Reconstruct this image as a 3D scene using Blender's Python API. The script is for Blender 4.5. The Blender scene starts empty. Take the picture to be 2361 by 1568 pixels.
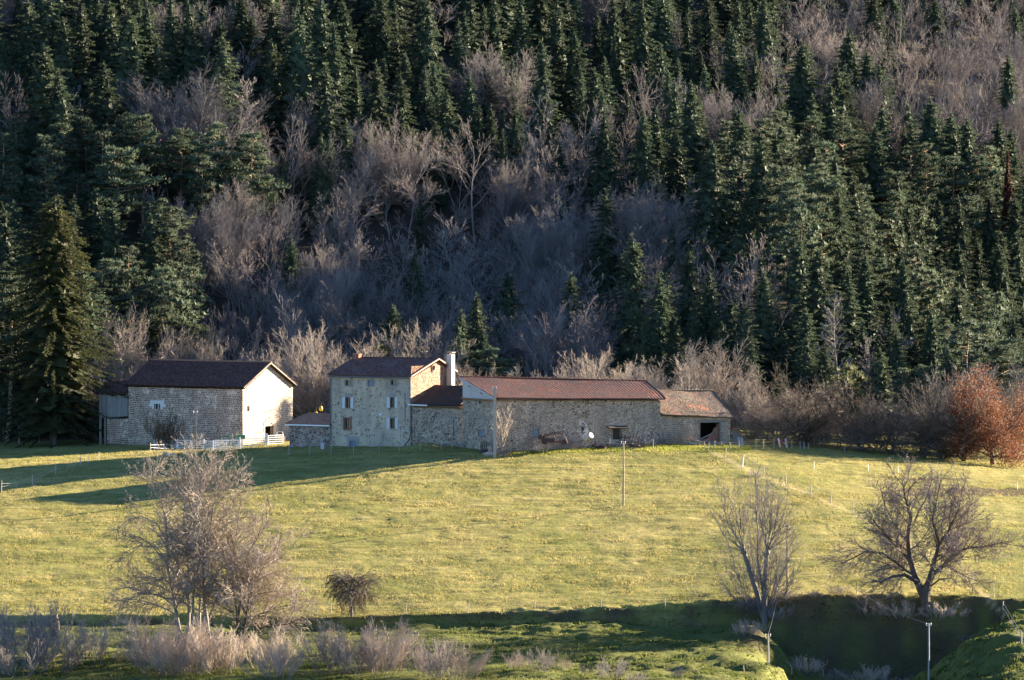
import bpy, math, random
import numpy as np
from mathutils import Vector, Matrix, noise as mnoise

# ------------------------------------------------------------------ camera, sky, sun, exposure
SC = bpy.context.scene
COL = SC.collection
FPX, CX, CY, HY, CAMZ = 11765.0, 1180.5, 784.0, 480.0, 28.0      # focal length and centre in pixels of a 2361 px wide view
PITCH = math.atan((CY - HY) / FPX)
cam_data = bpy.data.cameras.new('camera')
cam_data.sensor_width = 36.0
cam_data.lens = 36.0 * FPX / 2361.0
cam_data.clip_start = 1.0
cam_data.clip_end = 5000.0
cam = bpy.data.objects.new('camera', cam_data)
COL.objects.link(cam)
cam.location = (0, 0, CAMZ)
cam.rotation_euler = (math.pi / 2 - PITCH, 0, 0)
SC.camera = cam

SUN_EL = math.radians(12.6)
SUN_AZ = math.atan2(0.862, 0.507)                                  # clockwise from +Y
SUN = Vector((math.sin(SUN_AZ) * math.cos(SUN_EL), math.cos(SUN_AZ) * math.cos(SUN_EL), math.sin(SUN_EL)))
w = bpy.data.worlds.new('World'); SC.world = w; w.use_nodes = True
nt = w.node_tree; nt.nodes.clear()
sky = nt.nodes.new('ShaderNodeTexSky'); sky.sky_type = 'NISHITA'; sky.sun_disc = False
sky.sun_elevation = SUN_EL; sky.sun_rotation = SUN_AZ; sky.altitude = 800; sky.air_density = 0.8; sky.ozone_density = 4.5; sky.dust_density = 0.3
bg = nt.nodes.new('ShaderNodeBackground'); bg.inputs['Strength'].default_value = 0.05
wo = nt.nodes.new('ShaderNodeOutputWorld')
nt.links.new(sky.outputs[0], bg.inputs[0]); nt.links.new(bg.outputs[0], wo.inputs[0])
sd = bpy.data.lights.new('sun', 'SUN'); sd.energy = 5.0; sd.angle = math.radians(0.5); sd.color = (1.0, 0.85, 0.64)
so = bpy.data.objects.new('sun', sd); COL.objects.link(so)
so.rotation_euler = SUN.to_track_quat('Z', 'Y').to_euler(); so.location = (200, 700, 300)
SC.view_settings.view_transform = 'Standard'; SC.view_settings.look = 'None'
SC.view_settings.exposure = 3.1; SC.view_settings.gamma = 1.0; SC.view_settings.use_curve_mapping = False

RNG = random.Random(11)
NR = np.random.default_rng(5)

# ------------------------------------------------------------------ pixel <-> world
CP, SP = math.cos(PITCH), math.sin(PITCH)
def ray(px, py):
    a, b = px - CX, -(py - CY)
    return Vector((a, CP * FPX + SP * b, -SP * FPX + CP * b))
def P(px, py, d):
    v = ray(px, py); k = d / v.y
    return Vector((v.x * k, d, CAMZ + v.z * k))
def proj(p):
    x, y, z = p[0], p[1], p[2] - CAMZ
    fw = y * CP - z * SP; up = y * SP + z * CP
    return CX + FPX * x / fw, CY - FPX * up / fw
def reach(p, dx, dy, px):
    """distance along (dx, dy) from p at which the image column px is met"""
    k = (px - CX) / FPX
    return (k * p[1] - p[0]) / (dx - k * dy)

# ------------------------------------------------------------------ noise and the land
_tab = np.random.default_rng(77).random((256, 256))
def vnoise(x, y):
    x = np.asarray(x, float); y = np.asarray(y, float)
    xi = np.floor(x).astype(int); yi = np.floor(y).astype(int)
    fx = x - xi; fy = y - yi
    fx = fx * fx * (3 - 2 * fx); fy = fy * fy * (3 - 2 * fy)
    g = lambda a, b: _tab[a % 256, b % 256]
    return (g(xi, yi) * (1 - fx) + g(xi + 1, yi) * fx) * (1 - fy) + (g(xi, yi + 1) * (1 - fx) + g(xi + 1, yi + 1) * fx) * fy - 0.5
def fbm(x, y, o=4):
    s, a = 0, 1.0
    for i in range(o):
        s = s + a * vnoise(x * 2 ** i + 17.3 * i, y * 2 ** i + 9.1 * i); a *= 0.5
    return s
def sstep(a, b, x):
    t = np.clip((x - a) / (b - a), 0, 1); return t * t * (3 - 2 * t)

U_PLAT = [-2500, -600, 0, 300, 560, 760, 950, 1148, 1300, 1524, 1690, 1870, 2361, 3000, 5000]
Z_PLAT = [-4, -1.6, -1.4, -0.95, -0.5, -0.1, 0.30, 0.55, 0.55, 0.45, 0.25, -0.6, -2.7, -3.6, -6]
U_TER = [-2500, 0, 700, 1000, 1400, 1560, 1690, 1830, 2150, 2240, 2361, 2700, 5000]
Y_TER = [1440, 1424, 1420, 1415, 1407, 1400, 1388, 1373, 1371, 1376, 1386, 1410, 1450]
U_BNK = [-2500, 0, 1000, 1200, 1500, 1690, 1765, 1830, 2060, 2155, 2250, 2340, 2500, 5000]
H_BNK = [0.8, 0.9, 0.9, 1.0, 1.6, 2.6, 3.4, 7.6, 7.8, 5.6, 2.8, 1.0, 0.4, 0.3]
def _smooth(us, vs, sig):
    g = np.arange(-2500, 5001, 4.0); v = np.interp(g, us, vs)
    k = np.exp(-0.5 * (np.arange(-int(3 * sig / 4), int(3 * sig / 4) + 1) * 4 / sig) ** 2); k /= k.sum(); n = len(k) // 2
    return g, np.convolve(np.pad(v, n, 'edge'), k, 'valid')
PLAT, TERR, BNK = _smooth(U_PLAT, Z_PLAT, 60), _smooth(U_TER, Y_TER, 70), _smooth(U_BNK, H_BNK, 14)
def bank_h(u): return np.interp(u, *BNK)
def land(X, D):
    """height of the ground at X, depth D (arrays)"""
    X = np.asarray(X, float); D = np.asarray(D, float)
    Ds = np.maximum(D, 60.0)
    u = CX + FPX * X / np.maximum(Ds, 420.0)
    zp = np.interp(u, *PLAT)
    dT = 500.0 + 1.6 * vnoise(X * 0.07, 3.1 + 0 * X) + 0.8 * vnoise(X * 0.31, 8.1 + 0 * X)
    zT = CAMZ - (np.interp(u, *TERR) - HY) / FPX * 500.0
    k = 5.0; s = (587.0 - D)
    sp = k * np.logaddexp(0, s / k)
    m = (zp - zT) / 87.0
    field = zp - m * np.minimum(sp, 87.0 + (587 - 500 - 87)) - 0.04 * np.maximum(sp - 87.0, 0)
    ub = u + 70 * vnoise(X * 0.22 + 3, D * 0.22) + 30 * vnoise(X * 0.9, D * 0.9)
    h = np.interp(ub, *BNK)
    h = h + 0.25 * h * fbm(X * 0.12, D * 0.12, 2)
    wd = 0.5 + 0.62 * h
    t = np.clip((dT - D) / wd, 0, 1)
    z = field - h * (t * t * (3 - 2 * t) * 0.6 + 0.4 * t)
    # humps on the lower meadow
    low = sstep(0, 6, dT - D)
    z = z + low * (0.45 * fbm(X * 0.09, D * 0.16, 3) + 0.9 * vnoise(X * 0.03 + 5.5, D * 0.10 + 0.3))
    z = z + 1.2 * np.exp(-(((u - 1735) / 48) ** 2 + ((D - 492) / 5.0) ** 2)) * low
    # towards the valley and up to the camera's own hill
    v = sstep(452, 380, D); z = z - 9 * v
    hill0 = sstep(300, 0, D); z = z + hill0 * (26.2 - z)
    # mound beside the farm wall and soft unevenness
    far = sstep(560, 470, np.abs(D - 520) * 0 + D)
    z = z + 0.30 * fbm(X * 0.05, D * 0.05, 3) * sstep(600, 575, D) + 0.10 * fbm(X * 0.35, D * 0.35, 2) * sstep(640, 600, D)
    z = z + 0.75 * np.exp(-(((u - 975) / 42) ** 2 + ((D - 591.5) / 2.2) ** 2))
    z = z - 0.40 * np.exp(-(((u - 490) / 75) ** 2 + ((D - 608.0) / 3.6) ** 2))
    # forested hillside
    q = 9.0 * np.logaddexp(0, (D - 668.0) / 9.0)
    q = np.minimum(q, 330 + 0 * q)
    tilt = -0.30 * X * sstep(640, 740, D)
    z = z + 14.0 * np.exp(-(((X - 38) / 20) ** 2 + ((D - 710) / 44) ** 2)) - 5.0 * np.exp(-(((X + 8) / 24) ** 2 + ((D - 705) / 28) ** 2))  # shoulder and ravine added to throw shade over the middle wood
    z = z + 0.37 * q + tilt + 3.2 * fbm(X * 0.012, D * 0.012, 3) * sstep(650, 720, D)
    return z
def gz(x, d):
    return float(land(np.array([x]), np.array([d]))[0])
def G(px, d, dz=0.0):
    """point of the ground in image column px at depth d"""
    x = (px - CX) / FPX * d
    return Vector((x, d, gz(x, d) + dz))
def GP(px, py, lo=455.0, hi=640.0):
    """ground point seen at pixel (px, py): nearest hit"""
    ds = np.arange(lo, hi, 0.25); xs = (px - CX) / FPX * ds
    zz = land(xs, ds)
    v = ray(px, py); zr = CAMZ + v.z / v.y * ds
    hit = np.nonzero(zz >= zr)[0]
    d = ds[hit[0]] if len(hit) else 590.0
    return G(px, float(d))

# ------------------------------------------------------------------ mesh helpers
class MB:
    def __init__(s): s.v = []; s.f = []; s.uv = []
    def add(s, vs, fs, uvs=None):
        o = len(s.v); s.v.extend(tuple(v) for v in vs)
        for k, f in enumerate(fs):
            s.f.append(tuple(i + o for i in f))
            s.uv.append(uvs[k] if uvs else None)
    def quad(s, a, b, c, d, uv=None): s.add([a, b, c, d], [(0, 1, 2, 3)], [uv] if uv else None)
    def box(s, c, sx, sy, sz, rz=0.0, rx=0.0, ry=0.0, bev=0.0):
        m = Matrix.Rotation(rz, 3, 'Z') @ Matrix.Rotation(ry, 3, 'Y') @ Matrix.Rotation(rx, 3, 'X')
        c = Vector(c); vs = []
        for z in (-1, 1):
            for x, y in ((-1, -1), (1, -1), (1, 1), (-1, 1)):
                vs.append(c + m @ Vector((x * sx / 2, y * sy / 2, z * sz / 2)))
        s.add(vs, [(3, 2, 1, 0), (4, 5, 6, 7), (0, 1, 5, 4), (1, 2, 6, 5), (2, 3, 7, 6), (3, 0, 4, 7)],
              [[(0, 0), (sx, 0), (sx, sy), (0, sy)]] * 2 + [[(0, 0), (sx, 0), (sx, sz), (0, sz)], [(0, 0), (sy, 0), (sy, sz), (0, sz)]] * 2)
    def beam(s, a, b, w, h=None, up=(0, 0, 1)):
        a = Vector(a); b = Vector(b); h = h or w; t = (b - a).normalized(); u = Vector(up)
        if abs(t.dot(u)) > 0.97: u = Vector((0, 1, 0))
        x = t.cross(u).normalized(); y = x.cross(t).normalized()
        vs = [p + x * (i * w / 2) + y * (j * h / 2) for p in (a, b) for i, j in ((-1, -1), (1, -1), (1, 1), (-1, 1))]
        L = (b - a).length
        s.add(vs, [(3, 2, 1, 0), (4, 5, 6, 7), (0, 1, 5, 4), (1, 2, 6, 5), (2, 3, 7, 6), (3, 0, 4, 7)],
              [[(0, 0), (w, 0), (w, h), (0, h)]] * 2 + [[(0, 0), (w, 0), (w, L), (0, L)]] * 4)
    def tube(s, pts, rad, n=6, cap=True):
        pts = [Vector(p) for p in pts]
        if not hasattr(rad, '__len__'): rad = [rad] * len(pts)
        o = len(s.v); x = None
        for i, p in enumerate(pts):
            t = (pts[min(i + 1, len(pts) - 1)] - pts[max(i - 1, 0)])
            if t.length < 1e-9: t = Vector((0, 0, 1))
            t.normalize()
            if x is None: x = t.orthogonal().normalized()
            else:
                x = x - t * x.dot(t); x = x.normalized() if x.length > 1e-6 else t.orthogonal().normalized()
            y = t.cross(x)
            for k in range(n):
                a = 2 * math.pi * k / n; q = p + (x * math.cos(a) + y * math.sin(a)) * rad[i]
                s.v.append((q.x, q.y, q.z))
        for i in range(len(pts) - 1):
            for k in range(n):
                s.f.append((o + i * n + k, o + i * n + (k + 1) % n, o + (i + 1) * n + (k + 1) % n, o + (i + 1) * n + k)); s.uv.append(None)
        if cap:
            s.f.append(tuple(o + (len(pts) - 1) * n + k for k in range(n))); s.uv.append(None)
            s.f.append(tuple(o + n - 1 - k for k in range(n))); s.uv.append(None)
    def spike(s, a, b, r):
        t = b - a; x = t.orthogonal().normalized(); y = t.cross(x).normalized()
        o = len(s.v)
        for k in (0, 2.0944, 4.18879):
            q = a + (x * math.cos(k) + y * math.sin(k)) * r; s.v.append((q.x, q.y, q.z))
        s.v.append((b.x, b.y, b.z))
        s.f += [(o, o + 1, o + 3), (o + 1, o + 2, o + 3), (o + 2, o, o + 3)]; s.uv += [None] * 3
    def ball(s, c, rx, ry, rz, n=8, m=6, jit=0.0, rnd=None):
        c = Vector(c); vs = []
        for i in range(m + 1):
            th = math.pi * i / m
            for k in range(n):
                a = 2 * math.pi * k / n; j = 1 + (rnd.uniform(-jit, jit) if rnd else 0)
                vs.append(c + Vector((rx * math.sin(th) * math.cos(a) * j, ry * math.sin(th) * math.sin(a) * j, rz * math.cos(th) * j)))
        s.add(vs, [(i * n + k, (i + 1) * n + k, (i + 1) * n + (k + 1) % n, i * n + (k + 1) % n) for i in range(m) for k in range(n)])
    def mesh(s, name, org=(0, 0, 0), smooth=False):
        me = bpy.data.meshes.new(name)
        o = Vector(org)
        me.from_pydata([(v[0] - o.x, v[1] - o.y, v[2] - o.z) for v in s.v], [], s.f)
        if any(u is not None for u in s.uv):
            uvl = me.uv_layers.new(name='UVMap'); flat = []
            for f, u in zip(s.f, s.uv):
                for k in range(len(f)): flat.extend(u[k] if u else (0.0, 0.0))
            uvl.data.foreach_set('uv', flat)
        if smooth: me.polygons.foreach_set('use_smooth', [True] * len(me.polygons))
        me.update(); return me
    def build(s, name, m, parent=None, smooth=False):
        """link the collected shape as one mesh object; world coordinates are kept under a parent at parent['org']"""
        org = WORG.get(parent.name, Vector((0, 0, 0))) if parent else Vector((0, 0, 0))
        me = s.mesh(name, org, smooth); me.materials.append(m)
        o = bpy.data.objects.new(name, me); COL.objects.link(o)
        if parent:
            o.parent = parent; WORG[o.name] = org
        return o
    def alone(s, name, m, label, cat, base=None, group=None, smooth=False):
        b = Vector(base) if base else Vector(s.v[0])
        me = s.mesh(name, b, smooth); me.materials.append(m)
        o = bpy.data.objects.new(name, me); o.location = b; COL.objects.link(o)
        tag(o, label, cat, group); return o
WORG = {}
def raw_mesh(name, V, F, m, smooth=False):
    """mesh from numpy arrays, F of equal face size"""
    me = bpy.data.meshes.new(name); n, k = F.shape
    me.vertices.add(len(V)); me.vertices.foreach_set('co', np.ascontiguousarray(V, np.float32).ravel())
    me.loops.add(n * k); me.loops.foreach_set('vertex_index', np.ascontiguousarray(F, np.int32).ravel())
    me.polygons.add(n); me.polygons.foreach_set('loop_start', np.arange(0, n * k, k, dtype=np.int32))
    if smooth: me.polygons.foreach_set('use_smooth', np.ones(n, bool))
    me.materials.append(m); me.update(calc_edges=True); return me
def tag(o, label, cat, group=None, kind=None):
    if label: o['label'] = label
    if cat: o['category'] = cat
    if group: o['group'] = group
    if kind: o['kind'] = kind
    return o
def thing(name, label, cat, loc, group=None):
    o = bpy.data.objects.new(name, None); o.empty_display_size = 0.3; COL.objects.link(o)
    o.location = Vector(loc); WORG[o.name] = Vector(loc)
    return tag(o, label, cat, group)
def copy_tree(o, parent=None):
    c = o.copy(); COL.objects.link(c)
    if parent: c.parent = parent
    for ch in list(o.children): copy_tree(ch, c)
    return c

# ------------------------------------------------------------------ materials
class N:
    """small node-graph helper"""
    def __init__(s, name):
        s.m = bpy.data.materials.new(name); s.m.use_nodes = True; s.t = s.m.node_tree; s.t.nodes.clear()
    def n(s, typ, **kw):
        x = s.t.nodes.new('ShaderNode' + typ)
        for k, v in kw.items():
            if k == 'i':
                for a, b in v.items():
                    if hasattr(b, 'is_output'): s.t.links.new(b, x.inputs[a])
                    else: x.inputs[a].default_value = b
            else: setattr(x, k, v)
        return x
    def mix(s, fac, a, b, mode='MIX'):
        x = s.t.nodes.new('ShaderNodeMix'); x.data_type = 'RGBA'; x.blend_type = mode
        for i, v in ((0, fac), (6, a), (7, b)):
            if hasattr(v, 'is_output'): s.t.links.new(v, x.inputs[i])
            else: x.inputs[i].default_value = v if i == 0 else (*v, 1)
        return x.outputs[2]
    def math(s, op, a, b=0.0, clamp=False):
        x = s.t.nodes.new('ShaderNodeMath'); x.operation = op; x.use_clamp = clamp
        for i, v in ((0, a), (1, b)):
            if hasattr(v, 'is_output'): s.t.links.new(v, x.inputs[i])
            else: x.inputs[i].default_value = v
        return x.outputs[0]
    def ramp(s, fac, *stops):
        x = s.t.nodes.new('ShaderNodeValToRGB'); e = x.color_ramp.elements
        while len(e) < len(stops): e.new(0.5)
        for k, (p, c) in enumerate(stops):
            e[k].position = p; e[k].color = (*c, 1) if hasattr(c, '__len__') else (c, c, c, 1)
        s.t.links.new(fac, x.inputs[0]); return x.outputs[0]
    def noise(s, vec, scale, detail=3, rough=0.6, dist=0.0):
        x = s.n('TexNoise', i={'Scale': scale, 'Detail': detail, 'Roughness': rough, 'Distortion': dist})
        if vec: s.t.links.new(vec, x.inputs['Vector'])
        return x.outputs[0]
    def voro(s, vec, scale, feature='F1', rand=1.0):
        x = s.n('TexVoronoi', feature=feature, i={'Scale': scale, 'Randomness': rand}); s.t.links.new(vec, x.inputs['Vector']); return x
    def scale(s, vec, x, y, z, loc=(0, 0, 0)):
        return s.n('Mapping', i={'Vector': vec, 'Scale': (x, y, z), 'Location': loc}).outputs[0]
    def done(s, col, rough=0.85, bump=None, bs=0.3, bd=0.05, metal=0.0, spec=0.2, trans=None, tw=0.35):
        p = s.n('BsdfPrincipled', i={'Roughness': rough, 'Metallic': metal, 'Specular IOR Level': spec})
        if hasattr(col, 'is_output'): s.t.links.new(col, p.inputs['Base Color'])
        else: p.inputs['Base Color'].default_value = (*col, 1)
        if bump is not None:
            b = s.n('Bump', i={'Strength': bs, 'Distance': bd, 'Height': bump}); s.t.links.new(b.outputs[0], p.inputs['Normal'])
        out = s.n('OutputMaterial'); sh = p.outputs[0]
        if trans is not None:
            tr = s.n('BsdfTranslucent')
            if hasattr(trans, 'is_output'): s.t.links.new(trans, tr.inputs[0])
            else: tr.inputs[0].default_value = (*trans, 1)
            mx = s.n('MixShader', i={0: tw, 1: sh, 2: tr.outputs[0]}); sh = mx.outputs[0]
        s.t.links.new(sh, out.inputs[0]); return s.m
    def obj(s): return s.n('TexCoord').outputs['Object']
    def uv(s): return s.n('TexCoord').outputs['UV']
    def rnd(s): return s.n('ObjectInfo').outputs['Random']
def plain(name, col, var=0.25, scale=2.0, rough=0.8, **kw):
    g = N(name); o = g.obj(); a = g.noise(o, scale, 4)
    c = g.mix(a, tuple(x * (1 - var) for x in col), tuple(min(1, x * (1 + var)) for x in col))
    return g.done(c, rough, **kw)
def foliage(name, dark, light, gold=None, tw=0.34, nscale=0.9):
    g = N(name); o = g.obj(); r = g.rnd()
    a = g.noise(o, nscale, 3, 0.7)
    c = g.mix(g.ramp(a, (0.34, 0.0), (0.66, 1.0)), dark, light)
    c = g.mix(g.math('MULTIPLY', r, 0.55), c, tuple(0.55 * (x + y) * 0.8 for x, y in zip(dark, light)))
    h = g.n('HueSaturation', i={'Hue': g.math('ADD', 0.485, g.math('MULTIPLY', r, 0.03)), 'Value': g.math('ADD', 0.75, g.math('MULTIPLY', g.math('FRACT', g.math('MULTIPLY', r, 7.31)), 0.6)), 'Color': c})
    return g.done(h.outputs[0], 0.7, spec=0.15, trans=h.outputs[0], tw=tw)
def bark(name, a, b, scale=3.0, rvar=0.5):
    g = N(name); o = g.obj(); r = g.rnd()
    c = g.mix(g.noise(g.scale(o, 1, 1, 0.3), scale, 4, 0.7), a, b)
    h = g.n('HueSaturation', i={'Value': g.math('ADD', 1 - rvar / 2, g.math('MULTIPLY', r, rvar)), 'Color': c})
    return g.done(h.outputs[0], 0.9, spec=0.1)
def stone(name, mortar, sA, sB, sx, sy, gap, rand=0.75, patch=None, bs=0.7, coarse=0.5):
    """rubble masonry in wall uv metres: irregular coursed stones in pale mortar"""
    g = N(name); u = g.uv()
    wob = g.n('TexNoise', noise_dimensions='3D', i={'Vector': u, 'Scale': 1.3, 'Detail': 2})
    ud = g.n('VectorMath', operation='MULTIPLY_ADD', i={0: wob.outputs[1], 1: (0.14, 0.10, 0), 2: u}).outputs[0]
    uu = g.scale(ud, sx, sy, 1)
    e = g.voro(uu, 1.0, 'DISTANCE_TO_EDGE', rand).outputs['Distance']
    c = g.voro(uu, 1.0, 'F1', rand)
    cr = g.n('SeparateColor', i={0: c.outputs['Color']}).outputs
    st = g.ramp(cr[0], (0.0, sA), (0.55, tuple(0.5 * (x + y) for x, y in zip(sA, sB))), (1.0, sB))
    big = g.noise(u, coarse, 4, 0.65)
    thr = g.math('ADD', gap, g.math('MULTIPLY', g.math('SUBTRACT', big, 0.5), gap * 1.5))
    thr = g.math('ADD', thr, g.math('MULTIPLY', g.math('SUBTRACT', cr[1], 0.5), gap * 1.3))
    isst = g.math('MULTIPLY', g.math('SUBTRACT', e, thr), 14.0, clamp=True)
    mo = g.mix(g.noise(u, 3.0, 4), tuple(x * 0.75 for x in mortar), tuple(min(0.9, x * 1.15) for x in mortar))
    col = g.mix(isst, mo, st)
    if patch: col = g.mix(g.ramp(g.noise(u, 0.22, 4, 0.6), (0.48, 0.0), (0.62, 1.0)), col, g.mix(0.55, col, patch))
    dk = g.ramp(g.noise(g.scale(u, 1.0, 0.25, 1), 0.9, 3), (0.3, 0.72), (0.6, 1.05))
    col = g.mix(1.0, col, dk, 'MULTIPLY')
    return g.done(col, 0.92, bump=g.math('MULTIPLY', isst, g.math('ADD', 0.4, cr[2])), bs=bs, bd=0.06, spec=0.1)
def coursed(name, mortar, sA, sB, bw, bh, gap, bs=0.7):
    g = N(name); u = g.uv()
    wob = g.n('TexNoise', noise_dimensions='3D', i={'Vector': u, 'Scale': 1.1, 'Detail': 3})
    ud = g.n('VectorMath', operation='MULTIPLY_ADD', i={0: wob.outputs[1], 1: (0.7, 0.42, 0), 2: u}).outputs[0]
    wb2 = g.n('TexNoise', noise_dimensions='3D', i={'Vector': u, 'Scale': 5.0, 'Detail': 2})
    ud = g.n('VectorMath', operation='MULTIPLY_ADD', i={0: wb2.outputs[1], 1: (0.26, 0.12, 0), 2: ud}).outputs[0]
    b = g.n('TexBrick', offset=0.45, squash=0.7, squash_frequency=3, i={'Vector': ud, 'Scale': 1.0, 'Mortar Size': gap, 'Mortar Smooth': 0.5, 'Brick Width': bw, 'Row Height': bh, 'Color1': (0, 0, 0, 1), 'Color2': (1, 1, 1, 1), 'Mortar': (0.5, 0.5, 0.5, 1)})
    st = g.ramp(b.outputs[0], (0.0, sA), (0.5, tuple(0.45 * (x + y) for x, y in zip(sA, sB))), (1.0, sB))
    st = g.mix(g.noise(u, 4.0, 3), st, tuple(x * 0.8 for x in sB))
    big = g.noise(u, 0.55, 4, 0.65)
    mo = g.mix(g.noise(u, 2.0, 4), tuple(x * 0.72 for x in mortar), tuple(min(0.9, x * 1.15) for x in mortar))
    lost = g.ramp(g.math('ADD', g.math('MULTIPLY', big, 0.5), g.math('MULTIPLY', g.noise(u, 2.2, 3), 0.5)), (0.52, 0.0), (0.60, 1.0))
    f = g.math('MAXIMUM', b.outputs[1], g.math('MULTIPLY', lost, 0.8), clamp=True)
    col = g.mix(f, st, mo)
    dk = g.ramp(g.noise(g.scale(u, 1.0, 0.3, 1), 0.8, 4), (0.3, 0.7), (0.6, 1.06))
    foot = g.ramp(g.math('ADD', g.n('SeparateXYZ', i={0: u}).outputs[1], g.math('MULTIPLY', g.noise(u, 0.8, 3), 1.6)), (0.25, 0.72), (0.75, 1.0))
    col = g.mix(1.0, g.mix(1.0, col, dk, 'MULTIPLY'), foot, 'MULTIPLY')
    return g.done(col, 0.92, bump=g.math('SUBTRACT', 1.0, f), bs=bs, bd=0.06, spec=0.1)
def tiles(name, cols, moss, moss_t=0.55, orange=None, tw_=0.22, th=0.33, rowed=False):
    g = N(name); u = g.uv()
    b = g.n('TexBrick', offset=0.5, i={'Vector': u, 'Scale': 1.0, 'Mortar Size': 0.018, 'Brick Width': tw_, 'Row Height': th, 'Color1': (0, 0, 0, 1), 'Color2': (1, 1, 1, 1), 'Mortar': (0.2, 0.2, 0.2, 1), 'Bias': 0.0})
    col = g.ramp(b.outputs[0], *[(k / (len(cols) - 1), c) for k, c in enumerate(cols)])
    n1 = g.noise(u, 0.35, 5, 0.65); n2 = g.noise(u, 2.6, 4, 0.7)
    m = g.ramp(g.math('ADD', g.math('MULTIPLY', n1, 0.7), g.math('MULTIPLY', n2, 0.3)), (moss_t - 0.08, 0.0), (moss_t + 0.1, 0.85))
    col = g.mix(m, col, moss)
    if orange:
        o2 = g.ramp(g.noise(g.scale(u, 1, 1.6, 1, orange[2]), 0.24, 4, 0.6), (orange[1], 0.0), (orange[1] + 0.08, 0.9))
        col = g.mix(o2, col, orange[0])
    spk = g.ramp(g.voro(u, 3.5).outputs['Distance'], (0.05, 0.7), (0.12, 0.0))
    rows = g.ramp(g.math('FRACT', g.math('DIVIDE', g.n('SeparateXYZ', i={0: u}).outputs[1], th)), (0.0, 0.55), (0.25, 1.0))
    col = g.mix(1.0, col, rows, 'MULTIPLY') if rowed else col
    col = g.mix(g.math('MULTIPLY', spk, 0.35), col, (0.42, 0.40, 0.36))
    return g.done(col, 0.85, bump=g.math('MULTIPLY', b.outputs[1], -1.0), bs=0.5, bd=0.03, spec=0.15)

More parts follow.
